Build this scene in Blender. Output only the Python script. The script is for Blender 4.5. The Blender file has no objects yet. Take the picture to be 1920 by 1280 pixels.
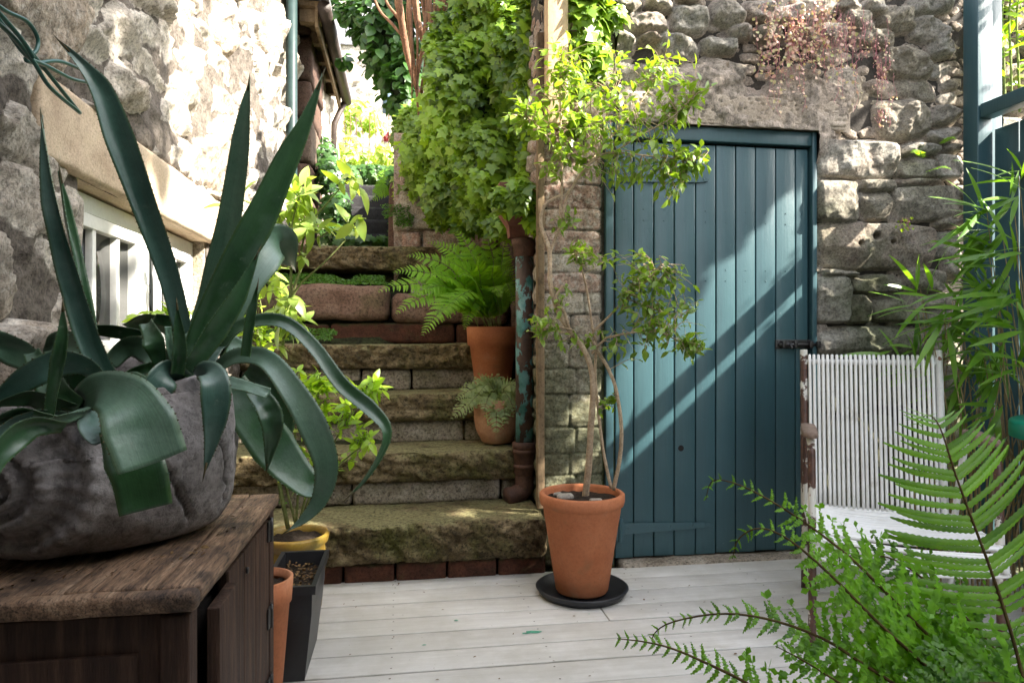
import bpy, math, random
import numpy as np
from mathutils import Vector, Matrix
R_ = np.random.RandomState(7)
random.seed(7)
sc = bpy.context.scene
col = sc.collection
F = 1280.0
YAW = math.radians(8.8)
FWD = np.array([math.sin(YAW), math.cos(YAW), 0.0])
RGT = np.array([math.cos(YAW), -math.sin(YAW), 0.0])
CAM = np.array([0.0, 0.0, 1.0])
UPV = np.array([0, 0, 1.0])

# ---- measured image coordinates (1920 x 1280 survey of the photo) to world points
def ray(px, py):
    return FWD + RGT * ((px - 960) / F) + UPV * ((640 - py) / F)
def W(px, py, d): return CAM + ray(px, py) * d
def onY(px, py, Y): r = ray(px, py); return CAM + r * (Y / r[1])
def onX(px, py, X): r = ray(px, py); return CAM + r * (X / r[0])
def onZ(px, py, Z): r = ray(px, py); return CAM + r * ((Z - 1.0) / r[2])

# ---- numpy noise
def _h(ix, iy, iz, seed=0):
    n = (ix * 374761393 + iy * 668265263 + iz * 2147483647 + seed * 974634777) & 0xffffffff
    n = ((n ^ (n >> 13)) * 1274126177) & 0xffffffff
    n = n ^ (n >> 16)
    return (n & 0xffffff) / float(0xffffff)
def vnoise(p, seed=0):
    p = np.asarray(p, float)
    i = np.floor(p).astype(np.int64); f = p - i
    f = f * f * (3 - 2 * f)
    out = 0
    for dx in (0, 1):
        for dy in (0, 1):
            for dz in (0, 1):
                w = (f[:, 0] if dx else 1 - f[:, 0]) * (f[:, 1] if dy else 1 - f[:, 1]) * (f[:, 2] if dz else 1 - f[:, 2])
                out = out + w * _h(i[:, 0] + dx, i[:, 1] + dy, i[:, 2] + dz, seed)
    return out
def fbm(p, octv=4, seed=0, gain=.5):
    p = np.asarray(p, float); a = 1; s = 0; t = 0
    for k in range(octv):
        s = s + a * vnoise(p * (2 ** k) + 17.3 * k, seed + k); t += a; a *= gain
    return s / t
def voro(u, v, seed=0, jit=.9):
    iu = np.floor(u).astype(np.int64); iv = np.floor(v).astype(np.int64)
    f1 = np.full(u.shape, 9.0); f2 = np.full(u.shape, 9.0); idd = np.zeros(u.shape)
    cx = np.zeros(u.shape); cy = np.zeros(u.shape)
    for dx in (-1, 0, 1):
        for dy in (-1, 0, 1):
            a = iu + dx; b = iv + dy
            x = a + .5 + (_h(a, b, a * 0 + 3, seed) - .5) * jit
            y = b + .5 + (_h(a, b, a * 0 + 5, seed) - .5) * jit
            d = np.hypot(u - x, v - y)
            r = _h(a, b, a * 0 + 9, seed)
            m = d < f1
            f2 = np.where(m, f1, np.minimum(f2, d)); idd = np.where(m, r, idd)
            cx = np.where(m, x, cx); cy = np.where(m, y, cy)
            f1 = np.where(m, d, f1)
    return f1, f2, idd, cx, cy
def sstep(a, b, x):
    t = np.clip((x - a) / (b - a), 0, 1); return t * t * (3 - 2 * t)

# ---- mesh builder
class MB:
    def __init__(s): s.V = []; s.Fc = []; s.A = []; s.H = []; s.n = 0
    def add(s, V, Fs, v=.5, h=.5):
        V = np.asarray(V, float).reshape(-1, 3); m = len(V)
        s.V.append(V)
        s.A.append(np.broadcast_to(np.asarray(v, float), (m,)).copy())
        s.H.append(np.broadcast_to(np.asarray(h, float), (m,)).copy())
        if isinstance(Fs, np.ndarray): Fs = [Fs]
        groups = {}
        for f in Fs:
            if isinstance(f, np.ndarray) and f.ndim == 2: s.Fc.append(f.astype(np.int64) + s.n)
            else: groups.setdefault(len(f), []).append(f)
        for k, g in groups.items(): s.Fc.append(np.array(g, np.int64) + s.n)
        s.n += m
    def build(s, name, mat, parent=None, smooth=True):
        me = bpy.data.meshes.new(name)
        V = np.concatenate(s.V); nf = sum(len(f) for f in s.Fc)
        loops = np.concatenate([f.ravel() for f in s.Fc])
        cnt = np.concatenate([np.full(len(f), f.shape[1]) for f in s.Fc])
        st = np.concatenate([[0], np.cumsum(cnt)[:-1]])
        me.vertices.add(len(V)); me.vertices.foreach_set('co', V.astype(np.float32).ravel())
        me.loops.add(len(loops)); me.loops.foreach_set('vertex_index', loops.astype(np.int32))
        me.polygons.add(nf); me.polygons.foreach_set('loop_start', st.astype(np.int32))
        me.polygons.foreach_set('loop_total', cnt.astype(np.int32))
        for nm, arr in (('v', s.A), ('h', s.H)):
            a = me.attributes.new(nm, 'FLOAT', 'POINT'); a.data.foreach_set('value', np.concatenate(arr).astype(np.float32))
        me.update(calc_edges=True)
        me.polygons.foreach_set('use_smooth', np.full(nf, smooth, dtype=bool))
        me.validate()
        ob = bpy.data.objects.new(name, me); col.objects.link(ob)
        if mat: me.materials.append(mat)
        if parent: ob.parent = parent; ob.matrix_parent_inverse = Matrix.Translation(parent.location).inverted() if parent.type == 'EMPTY' else Matrix.Identity(4)
        return ob

def tag(o, label=None, cat=None, group=None, kind=None):
    if label: o['label'] = label
    if cat: o['category'] = cat
    if group: o['group'] = group
    if kind: o['kind'] = kind
    return o
def thing(name, loc, label, cat, group=None):
    o = bpy.data.objects.new(name, None); o.location = tuple(loc); o.empty_display_size = .05
    col.objects.link(o); return tag(o, label, cat, group)

def box(mb, x0, x1, y0, y1, z0, z1, bev=.004, v=.5, rot=0, c=None, M=None):
    # box with chamfered edges: built from bmesh
    import bmesh
    bm = bmesh.new(); bmesh.ops.create_cube(bm, size=1)
    sx, sy, sz = x1 - x0, y1 - y0, z1 - z0
    for w in bm.verts: w.co = Vector((w.co.x * sx, w.co.y * sy, w.co.z * sz))
    if bev > 0: bmesh.ops.bevel(bm, geom=bm.edges[:], offset=min(bev, sx * .4, sy * .4, sz * .4), segments=2, profile=.6, affect='EDGES')
    V = np.array([w.co[:] for w in bm.verts]); Fs = [[w.index for w in f.verts] for f in bm.faces]
    bm.free()
    V = V + np.array([(x0 + x1) / 2, (y0 + y1) / 2, (z0 + z1) / 2])
    if M is not None: V = V @ np.array(M)[:3, :3].T + np.array(M)[:3, 3]
    mb.add(V, Fs, v); return mb
def frames(P):
    P = np.asarray(P, float); T = np.gradient(P, axis=0); T /= np.linalg.norm(T, axis=1)[:, None] + 1e-9
    a = np.array([0, 0, 1.0]) if abs(T[0][2]) < .9 else np.array([1.0, 0, 0])
    N = []; n = np.cross(T[0], a); n /= np.linalg.norm(n)
    for t in T:
        n = n - t * np.dot(n, t); n /= np.linalg.norm(n) + 1e-9; N.append(n.copy())
    N = np.array(N); return T, N, np.cross(T, N)
def spline(pts, n):
    P = np.asarray(pts, float); m = len(P)
    if m == 2: t = np.linspace(0, 1, n)[:, None]; return P[0] * (1 - t) + P[1] * t
    Q = np.vstack([2 * P[0] - P[1], P, 2 * P[-1] - P[-2]])
    t = np.linspace(0, m - 1 - 1e-6, n); i = t.astype(int); f = (t - i)[:, None]
    a, b, c, d = Q[i], Q[i + 1], Q[i + 2], Q[i + 3]
    return .5 * (2 * b + (c - a) * f + (2 * a - 5 * b + 4 * c - d) * f * f + (3 * b - a - 3 * c + d) * f ** 3)
def tube(mb, pts, r, sides=8, v=.5, n=None, cap=True, wob=0):
    P = spline(pts, n) if n else np.asarray(pts, float)
    m = len(P); r = np.broadcast_to(np.asarray(r, float), (m,)) if np.ndim(r) == 0 or len(np.atleast_1d(r)) == m else np.interp(np.linspace(0, 1, m), np.linspace(0, 1, len(r)), r)
    T, N, B = frames(P); a = np.linspace(0, 2 * math.pi, sides, endpoint=False)
    rr = np.repeat(r[:, None], sides, 1)
    if wob: rr = rr * (1 + wob * (R_.rand(m, sides) - .5))
    V = P[:, None, :] + rr[..., None] * (np.cos(a)[None, :, None] * N[:, None, :] + np.sin(a)[None, :, None] * B[:, None, :])
    i = np.arange(m - 1)[:, None] * sides; j = np.arange(sides)[None, :]; k = (j + 1) % sides
    Fq = np.stack([i + j, i + k, i + sides + k, i + sides + j], -1).reshape(-1, 4)
    Fs = [Fq]
    if cap: Fs += [list(range(sides))[::-1], [(m - 1) * sides + q for q in range(sides)]]
    mb.add(V.reshape(-1, 3), Fs, v)
def lathe(mb, prof, c, sides=48, v=.5, jitter=0, seed=1):
    P = np.array(prof, float); a = np.linspace(0, 2 * math.pi, sides, endpoint=False); m = len(P)
    r = P[:, 0][:, None] * np.ones(sides)[None]
    if jitter:
        q = np.stack([np.cos(a)[None] * np.ones((m, 1)), np.sin(a)[None] * np.ones((m, 1)), P[:, 1][:, None] * 3 + 0 * a[None]], -1).reshape(-1, 3)
        r = r * (1 + jitter * (fbm(q * 1.2, 3, seed).reshape(m, sides) - .5))
    V = np.stack([c[0] + r * np.cos(a), c[1] + r * np.sin(a), c[2] + P[:, 1][:, None] + 0 * r], -1)
    i = np.arange(m - 1)[:, None] * sides; j = np.arange(sides)[None, :]; k = (j + 1) % sides
    Fq = np.stack([i + j, i + k, i + sides + k, i + sides + j], -1).reshape(-1, 4)
    Fs = [Fq]
    mb.add(V.reshape(-1, 3), Fs, v)
def disc(mb, c, r, v=.5, sides=40, amp=.006, rings=8, seed=3):
    V = [[c[0], c[1], c[2]]]
    for k in range(1, rings + 1):
        for j in range(sides):
            t = 2 * math.pi * j / sides; V.append([c[0] + r * k / rings * math.cos(t), c[1] + r * k / rings * math.sin(t), c[2]])
    V = np.array(V); V[:, 2] += (fbm(V * 60, 3, seed) - .5) * amp * 4
    Fs = [[0, 1 + j, 1 + (j + 1) % sides] for j in range(sides)]
    for k in range(rings - 1):
        b = 1 + k * sides
        Fs += [[b + j, b + sides + j, b + sides + (j + 1) % sides, b + (j + 1) % sides] for j in range(sides)]
    mb.add(V, Fs, v)

# ---- leaf templates: x across, y along, z normal
def lf_simple(w=.42, fold=.12, curl=.12, n=5):
    ys = np.linspace(0, 1, n + 1); V = []; Fs = []
    for y in ys:
        hw = w * .5 * math.sin(math.pi * y ** .85) ** .8 if 0 < y < 1 else 0.004
        z = -curl * y * y
        V += [[-hw, y, z + fold * hw * 2], [0, y, z], [hw, y, z + fold * hw * 2]]
    for i in range(n):
        a = i * 3; Fs += [[a, a + 1, a + 4, a + 3], [a + 1, a + 2, a + 5, a + 4]]
    return np.array(V), np.array(Fs)
def lf_ivy():
    o = [(0, 0), (.2, -.14), (.46, -.02), (.36, .2), (.62, .42), (.26, .5), (0, 1.0)]
    V = [[0, 0.3, 0.03]]; L = o + [(-x, y) for x, y in o[::-1][1:-1]]
    for x, y in L: V.append([x, y, -.13 * (x * x + y * y) + .03])
    n = len(L); Fs = np.array([[0, 1 + i, 1 + (i + 1) % n] for i in range(n)])
    return np.array(V), Fs
def lf_quad(): return np.array([[-.3, 0, 0], [.3, .1, .05], [.25, .9, 0], [-.2, 1, .04]]), np.array([[0, 1, 2, 3]])
def norm(a): return a / (np.linalg.norm(a, axis=-1, keepdims=True) + 1e-9)
def scatter(mb, tm, P, D, Nn, S, v):
    V0, F0 = tm; P = np.asarray(P, float); n = len(P)
    D = norm(np.asarray(D, float)); X = norm(np.cross(D, Nn)); Z = np.cross(X, D)
    S = np.broadcast_to(S, (n,))
    V = P[:, None, :] + S[:, None, None] * (V0[None, :, 0, None] * X[:, None] + V0[None, :, 1, None] * D[:, None] + V0[None, :, 2, None] * Z[:, None])
    k = len(V0); Fs = (F0[None] + (np.arange(n) * k)[:, None, None]).reshape(-1, F0.shape[1])
    mb.add(V.reshape(-1, 3), Fs, np.repeat(np.broadcast_to(v, (n,)), k), np.tile(V0[:, 1], n))

# ---- materials
def new_mat(name):
    m = bpy.data.materials.new(name); m.use_nodes = True; nt = m.node_tree; nt.nodes.clear()
    out = nt.nodes.new('ShaderNodeOutputMaterial'); b = nt.nodes.new('ShaderNodeBsdfPrincipled')
    nt.links.new(b.outputs[0], out.inputs[0]); return m, nt, b, out
def N(nt, t, **k):
    n = nt.nodes.new('ShaderNode' + t)
    for a, b in k.items():
        if a.startswith('i_'): n.inputs[a[2:].replace('_', ' ')].default_value = b
        else: setattr(n, a, b)
    return n
def coord(nt, scale=(1, 1, 1), kind='Object'):
    tc = nt.nodes.new('ShaderNodeTexCoord'); mp = nt.nodes.new('ShaderNodeMapping'); mp.inputs['Scale'].default_value = scale
    nt.links.new(tc.outputs[kind], mp.inputs[0]); return mp.outputs[0]
def ramp(nt, fac, stops):
    r = nt.nodes.new('ShaderNodeValToRGB'); e = r.color_ramp.elements
    while len(e) < len(stops): e.new(.5)
    for k, (p, c) in zip(e, stops):
        k.position = p; k.color = (c[0], c[1], c[2], 1) if hasattr(c, '__len__') else (c, c, c, 1)
    nt.links.new(fac, r.inputs[0]); return r.outputs[0]
def noise(nt, vec, scale, detail=6, rough=.6, dist=0):
    n = N(nt, 'TexNoise'); n.inputs['Scale'].default_value = scale; n.inputs['Detail'].default_value = detail
    n.inputs['Roughness'].default_value = rough; n.inputs['Distortion'].default_value = dist
    nt.links.new(vec, n.inputs['Vector']); return n.outputs[0]
def mix(nt, f, a, b, mode='MIX'):
    m = N(nt, 'Mix', data_type='RGBA', blend_type=mode)
    for s, x in ((0, f), (6, a), (7, b)):
        if hasattr(x, 'is_linked') or hasattr(x, 'links'): nt.links.new(x, m.inputs[s])
        elif s == 0: m.inputs[0].default_value = x
        else: m.inputs[s].default_value = (x[0], x[1], x[2], 1)
    return m.outputs[2]
def attr(nt, name):
    a = N(nt, 'Attribute'); a.attribute_name = name; return a.outputs['Fac']
def bump(nt, b, hgt, strength=.5, dist=.01, prev=None):
    n = N(nt, 'Bump'); n.inputs['Strength'].default_value = strength; n.inputs['Distance'].default_value = dist
    nt.links.new(hgt, n.inputs['Height'])
    if prev is not None: nt.links.new(prev, n.inputs['Normal'])
    nt.links.new(n.outputs[0], b.inputs['Normal']); return n.outputs[0]
def math_(nt, op, a, b=0.0):
    m = N(nt, 'Math', operation=op)
    for i, x in enumerate((a, b)):
        if hasattr(x, 'links'): nt.links.new(x, m.inputs[i])
        else: m.inputs[i].default_value = x
    return m.outputs[0]
def grainy(nt, c, v, scale, amt):
    g = ramp(nt, noise(nt, v, scale, 5, .75), [(.36, max(0.0, 1 - amt)), (.5, 1.0), (.66, 1 + amt * .45)])
    return mix(nt, 1.0, c, g, 'MULTIPLY')
def leaf_mat(name, lo, hi, trans=.35, rough=.4, spec=.5, tint=(1.0, 1.0, .3), grad=None):
    m, nt, b, out = new_mat(name)
    c = ramp(nt, attr(nt, 'v'), [(0, lo), (1, hi)])
    ns = noise(nt, coord(nt), 30, 3)
    c = mix(nt, ramp(nt, ns, [(.3, 0), (.8, .5)]), c, (hi[0] * 1.15, hi[1] * .9, hi[2] * .7))
    nt.links.new(c, b.inputs['Base Color']); b.inputs['Roughness'].default_value = rough
    b.inputs['Specular IOR Level'].default_value = spec
    t = N(nt, 'BsdfTranslucent'); tc = mix(nt, 1.0, c, tint, 'MULTIPLY'); br = N(nt, 'BrightContrast'); 
    sc_ = mix(nt, 1.0, tc, (2.2, 2.2, 2.2), 'MULTIPLY')
    nt.links.new(sc_, t.inputs[0]); ms = N(nt, 'MixShader'); ms.inputs[0].default_value = trans
    nt.links.new(b.outputs[0], ms.inputs[1]); nt.links.new(t.outputs[0], ms.inputs[2]); nt.links.new(ms.outputs[0], out.inputs[0])
    bump(nt, b, noise(nt, coord(nt), 120, 3), .15, .003)
    return m
def rough_mat(name, stops, scale=8, rough=.85, bs=.5, bd=.01, bscale=60, sx=(1, 1, 1), moss=None, second=None, spec=.3, detail=8, grain=.75):
    m, nt, b, out = new_mat(name); v = coord(nt, sx)
    c = ramp(nt, noise(nt, v, scale, detail, .65), stops)
    if second: c = mix(nt, ramp(nt, noise(nt, coord(nt), second[0], 6), [(second[1], 0), (second[2], 1)]), c, second[3])
    if moss:
        g = N(nt, 'NewGeometry'); sp = N(nt, 'SeparateXYZ'); nt.links.new(g.outputs['Normal'], sp.inputs[0])
        k = math_(nt, 'ADD', math_(nt, 'MULTIPLY', sp.outputs[2], moss[1]), noise(nt, coord(nt), moss[2], 8, .7))
        c = mix(nt, ramp(nt, k, [(moss[3], 0), (moss[4], 1)]), c, moss[0])
    gn = min(1.0, bs) * grain; c = grainy(nt, c, coord(nt), bscale * 1.6, gn)
    nt.links.new(c, b.inputs['Base Color']); b.inputs['Roughness'].default_value = rough; b.inputs['Specular IOR Level'].default_value = spec
    bump(nt, b, noise(nt, v, bscale, 8, .7), bs, bd)
    return m
# =============== materials of the setting
def wall_mat(name, mort, stones, lichen=(.5, .48, .42), lich=(.58, .72), mossc=(.07, .09, .03), mossk=None, edge=.35, bs=.6, bscale=70, dark=(.09, .075, .055)):
    m, nt, b, out = new_mat(name); v = coord(nt)
    h = attr(nt, 'h'); st = ramp(nt, attr(nt, 'v'), stones)
    n1 = noise(nt, v, 9, 10, .7); n2 = noise(nt, v, 38, 8, .75); n3 = noise(nt, v, 2.2, 4)
    st = mix(nt, ramp(nt, n1, [(.3, .55), (.7, 0)]), st, dark)
    st = mix(nt, ramp(nt, n2, [(lich[0], 0), (lich[1], .75)]), st, lichen)
    mo = mix(nt, ramp(nt, n1, [(.35, .6), (.65, 0)]), mort, dark)
    c = mix(nt, ramp(nt, h, [(edge - .12, 0), (edge + .12, 1)]), mo, st)
    # deep joints
    c = mix(nt, ramp(nt, h, [(0, .85), (.12, 0)]), c, (dark[0] * .5, dark[1] * .5, dark[2] * .5))
    if mossk:
        sp = N(nt, 'SeparateXYZ'); nt.links.new(v, sp.inputs[0])
        k = math_(nt, 'ADD', math_(nt, 'MULTIPLY', math_(nt, 'SUBTRACT', mossk[0], sp.outputs[2]), mossk[1]), n3)
        k = math_(nt, 'ADD', k, math_(nt, 'MULTIPLY', n1, .5))
        c = mix(nt, ramp(nt, k, [(.75, 0), (1.1, .7)]), c, mossc)
    c = grainy(nt, grainy(nt, c, v, 95, .55), v, 22, .35)
    nt.links.new(c, b.inputs['Base Color']); b.inputs['Roughness'].default_value = .92; b.inputs['Specular IOR Level'].default_value = .2
    n0 = bump(nt, b, noise(nt, v, bscale, 10, .75), bs, .02)
    bump(nt, b, noise(nt, v, bscale * 3.5, 6, .7), bs * .6, .006, n0)
    return m
M = {}
SKY = .84; SUN = 26.0
M['backwall'] = wall_mat('rubble_stone', (.50, .42, .35), [(0, (.31, .275, .215)), (.35, (.40, .36, .30)), (.6, (.46, .43, .37)), (.85, (.40, .32, .26)), (1, (.53, .50, .44))], mossk=(1.65, .26), lichen=(.55, .53, .48))
M['leftwall'] = wall_mat('limewashed_rubble', (.72, .66, .57), [(0, (.60, .53, .43)), (.45, (.70, .64, .54)), (.8, (.52, .45, .37)), (1, (.60, .47, .34))], lichen=(.72, .68, .6), lich=(.5, .7), edge=.5, bs=.7, dark=(.20, .16, .13))
M['darkstone'] = wall_mat('dark_quoin', (.10, .08, .07), [(0, (.09, .05, .04)), (.5, (.13, .07, .05)), (1, (.16, .12, .09))], lichen=(.3, .28, .25), lich=(.62, .74))
M['brick'] = wall_mat('old_brick', (.42, .38, .32), [(0, (.40, .23, .175)), (.5, (.46, .33, .26)), (1, (.46, .41, .33))], lich=(.46, .62), mossk=(1.15, .65))
M['redbrick'] = rough_mat('red_brick', [(.3, (.04, .016, .010)), (.7, (.12, .045, .025))], 14, bs=.6, moss=((.05, .05, .02), .3, 9, .55, .8))
M['sand'] = rough_mat('dressed_sandstone', [(.25, (.40, .29, .20)), (.5, (.56, .44, .31)), (.75, (.62, .52, .40))], 5, bs=.4, bscale=90, second=(16, .62, .75, (.22, .18, .14)))
M['lintel'] = rough_mat('lintel_sandstone', [(.25, (.36, .29, .22)), (.7, (.52, .44, .36))], 6, bs=.5, bscale=80, second=(22, .6, .75, (.2, .16, .12)))
M['step'] = rough_mat('mossy_sandstone', [(.30, (.035, .024, .010)), (.5, (.15, .11, .055)), (.70, (.31, .24, .14))], 9, bs=1.0, bscale=42, bd=.02, second=(4, .5, .68, (.10, .10, .025)), moss=((.22, .20, .095), .30, 7, .66, .84), sx=(.7, 1, 1.3))
M['stepred'] = rough_mat('red_sandstone', [(.25, (.10, .055, .035)), (.5, (.19, .115, .08)), (.75, (.26, .18, .13))], 7, bs=.8, bscale=42, bd=.015, second=(5, .5, .75, (.10, .09, .04)))
M['riser'] = rough_mat('grey_stone', [(.25, (.15, .12, .085)), (.5, (.32, .27, .21)), (.75, (.46, .41, .34))], 9, bs=.9, bscale=50, bd=.015, second=(4, .5, .7, (.13, .12, .06)))
M['soil'] = rough_mat('soil', [(.3, (.018, .012, .008)), (.6, (.05, .033, .022)), (.8, (.14, .10, .07))], 70, bs=1, bscale=120, bd=.02)
M['bank'] = rough_mat('earth', [(.3, (.02, .018, .01)), (.7, (.05, .06, .02))], 8, bs=1, bscale=20, bd=.03)
M['grass'] = rough_mat('ground', [(.3, (.05, .06, .025)), (.7, (.10, .10, .05))], 3)
M['mortardark'] = rough_mat('wall_core', [(.3, (.03, .025, .02)), (.7, (.07, .06, .05))], 12)

# =============== camera, world, sun
cam = bpy.data.cameras.new('camera'); co = bpy.data.objects.new('camera', cam); col.objects.link(co)
cam.sensor_width = 36; cam.lens = 24.0; cam.clip_start = .02; cam.clip_end = 600
co.location = (0, 0, 1); co.rotation_euler = (math.radians(90), 0, -YAW); sc.camera = co
LD = Vector((-1.0, .5, -.9)).normalized()
w = bpy.data.worlds.new("World"); sc.world = w; w.use_nodes = True
bg = w.node_tree.nodes['Background']; sky = w.node_tree.nodes.new('ShaderNodeTexSky'); sky.sky_type = 'NISHITA'; sky.sun_disc = False
sky.sun_elevation = math.asin(-LD.z); sky.sun_rotation = math.atan2(-LD.x, -LD.y); sky.dust_density = 2.5; sky.ozone_density = .6
hs = w.node_tree.nodes.new('ShaderNodeHueSaturation'); hs.inputs['Saturation'].default_value = .42; w.node_tree.links.new(sky.outputs[0], hs.inputs['Color']); w.node_tree.links.new(hs.outputs[0], bg.inputs[0]); bg.inputs[1].default_value = SKY
sl = bpy.data.lights.new('sun', 'SUN'); so = bpy.data.objects.new('sun', sl); col.objects.link(so)
sl.energy = SUN; sl.angle = math.radians(.53); sl.color = (1, .93, .82); so.rotation_euler = LD.to_track_quat('-Z', 'Y').to_euler(); so.location = (6, -3, 8)
sc.view_settings.view_transform = 'Standard'; sc.view_settings.look = 'None'; sc.view_settings.exposure = 0
sc.cycles.max_bounces = 10; sc.cycles.diffuse_bounces = 4; sc.cycles.transmission_bounces = 6; sc.cycles.transparent_max_bounces = 8

# =============== height-field walls
def grid_wall(mb, u, z, hfun, to3d, mask=None):
    U, Z = np.meshgrid(u, z); U = U.ravel(); Z = Z.ravel(); h, hn, vv = hfun(U, Z)
    V = to3d(U, Z, h); nu, nz = len(u), len(z)
    i = (np.arange(nz - 1)[:, None] * nu + np.arange(nu - 1)[None]).ravel()
    Fq = np.stack([i, i + 1, i + nu + 1, i + nu], -1)
    if mask is not None:
        cu = U[Fq].mean(1); cz = Z[Fq].mean(1); Fq = Fq[~mask(cu, cz)]
    used = np.unique(Fq); rm = np.full(len(U), -1); rm[used] = np.arange(len(used))
    mb.add(V[used], rm[Fq], vv[used], hn[used])
# stones of the wall right of and above the door: x0,y0,x1,y1 in the 1920-wide survey
def S2(l, ox, s): return [(ox + a / s, b / s, ox + c / s, d / s) for a, b, c, d in l]
STN = S2([(120, -30, 300, 38), (220, 35, 335, 105), (300, -20, 385, 38), (340, 4, 510, 118), (470, -30, 640, 42), (470, 46, 615, 160), (265, 100, 418, 165), (540, 135, 648, 205), (360, 168, 558, 288),
  (535, 212, 648, 282), (418, 278, 592, 362), (592, 287, 660, 335), (580, 335, 660, 385), (300, 285, 420, 355), (335, 360, 552, 522), (552, 388, 660, 465), (540, 468, 660, 530),
  (112, 525, 423, 663), (425, 530, 588, 576), (425, 583, 562, 662), (562, 575, 660, 668), (590, 535, 660, 572), (415, 669, 590, 690), (120, 669, 283, 826), (285, 672, 410, 710), (281, 711, 394, 820),
  (398, 696, 660, 820), (118, 832, 566, 1010), (562, 823, 660, 850), (568, 865, 660, 965), (598, 970, 660, 1045), (145, 1012, 278, 1027), (118, 1031, 236, 1208), (245, 1030, 440, 1094), (236, 1103, 313, 1212),
  (322, 1098, 520, 1204), (522, 1100, 660, 1160), (530, 1165, 660, 1210), (445, 1010, 590, 1090), (118, 1225, 525, 1336), (530, 1218, 660, 1262), (532, 1268, 660, 1340)], 1480, 2.0)
STN += S2([(120, 110, 235, 230), (150, 235, 300, 400), (20, 60, 150, 170)], 1480, 2.0)
STN += [(1545, 676, 1640, 775), (1644, 676, 1770, 760), (1774, 680, 1830, 770), (1544, 780, 1700, 880), (1705, 768, 1830, 870), (1545, 886, 1620, 960), (1625, 884, 1760, 965), (1764, 876, 1830, 970), (1546, 966, 1700, 1035), (1706, 970, 1830, 1040)]
STN += S2([(330, -40, 388, 70), (388, -20, 500, 40), (505, -20, 615, 25), (435, 34, 602, 132), (605, -5, 750, 115), (620, -40, 745, -6), (752, -20, 885, 92), (815, 82, 905, 140), (545, 118, 720, 210), (722, 125, 850, 192), (340, 100, 482, 190),
  (485, 128, 565, 160), (885, -10, 1000, 70), (1000, 10, 1110, 90), (1110, -30, 1240, 60), (910, 80, 1030, 150), (1120, 70, 1275, 150), (350, 195, 470, 270), (480, 225, 600, 300), (620, 230, 760, 330), (770, 210, 900, 300)], 960, 2.0)
SR = []
for k, (a, b_, c, d) in enumerate(STN):
    p = onY(a, (b_ + d) / 2, 2.93); q = onY(c, (b_ + d) / 2, 2.93); tt = onY((a + c) / 2, b_, 2.93); bb = onY((a + c) / 2, d, 2.93)
    emb = b_ > 85 and d < 200 and (c < 1420 or a > 1400) or (a > 1495 and c < 1632 and 50 < b_ < 230)
    SR.append((p[0], q[0], bb[2], tt[2], random.random(), .30 if emb else 1.0))
def stones_h(U, Z, SR, base=0.0, warp=.02, amp=.06, seed=5, flat=False):
    n = len(U); q = np.stack([U * 9, Z * 9, U * 0 + seed], -1)
    wu = (fbm(q, 3, seed) - .5) * warp * 2.2; wz = (fbm(q + 50, 3, seed) - .5) * warp * 2.2
    H = np.full(n, base); hn = np.zeros(n); vv = np.full(n, .5)
    if not flat:
        a1_, a2_, ar, _, _ = voro(U / .085 + wu * 14, Z / .045 + wz * 14, seed + 3); ee = sstep(.02, .25, a2_ - a1_)
        H = base - .012 + ee * (.006 + .026 * ar); hn = ee * (.02 + .16 * ar); vv = ar.copy()
    for k, (x0, x1, z0, z1, r, e) in enumerate(SR):
        sel = np.where((U > x0 - .05) & (U < x1 + .05) & (Z > z0 - .05) & (Z < z1 + .05))[0]
        if len(sel) == 0: continue
        cx, cz = (x0 + x1) / 2, (z0 + z1) / 2; a = (x1 - x0) / 2 + .004; c = (z1 - z0) / 2 + .004
        rs = np.random.RandomState(k + 11)
        th = (rs.rand() - .5) * .22 * (1 if z0 > 1.88 else .2)
        uu = U[sel] - cx + wu[sel] * (1 if z0 > 1.88 else .42); zz = Z[sel] - cz + wz[sel] * (1 if z0 > 1.88 else .42)
        u2 = (uu * math.cos(th) + zz * math.sin(th)) / a; z2 = (-uu * math.sin(th) + zz * math.cos(th)) / c
        p = 8 if flat else (3.6 if z0 > 1.88 else 7)
        rr = (np.abs(u2) ** p + np.abs(z2) ** p) ** (1 / p)
        loose = z0 > 1.88
        prof = np.clip((1.0 - rr) / (.28 if loose else .10), 0, 1) ** .55
        fc = np.full(len(sel), 1.15)
        for _ in range(6 if loose else 3):
            an = rs.rand() * 6.28; sl_ = .5 + .9 * rs.rand(); fc = np.minimum(fc, 1.0 + sl_ * (.35 + .5 * rs.rand()) - sl_ * (u2 * math.cos(an) + z2 * math.sin(an)))
        if flat: fc = 1.0 + 0 * fc
        prof = prof * np.clip(fc, .12, 1.1)
        f = fbm(np.stack([U[sel] * 18 + k * 7.7, Z[sel] * 18, U[sel] * 0 + k], -1), 6, k, .62)
        ridged = 1 - np.abs(fbm(np.stack([U[sel] * 7 + k * 3, Z[sel] * 7, U[sel] * 0 + k], -1), 3, k) * 2 - 1)
        tilt = (rs.rand() - .5) * .5 * z2 + (rs.rand() - .5) * .5 * u2
        big = 1 if (x1 - x0) * (z1 - z0) < .06 or z0 > 1.88 else .5
        hh = prof * amp * e * (1 + (tilt * .6 + (f - .5) * 1.35 + (ridged - .6) * .7) * ((1 if loose else .42) if not flat else .6)) + base
        m = hh > H[sel]; s2 = sel[m]
        H[s2] = hh[m]; hn[s2] = prof[m] * (1 if e > .5 else .6); vv[s2] = np.clip(r + (f[m] - .5) * .3, 0, 1)
    return H, hn, vv
DX0, DX1, DZ1 = .925, 1.905, 1.985
zone = lambda U, Z: sstep(2.0, 2.12, Z - .0) * 0
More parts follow.
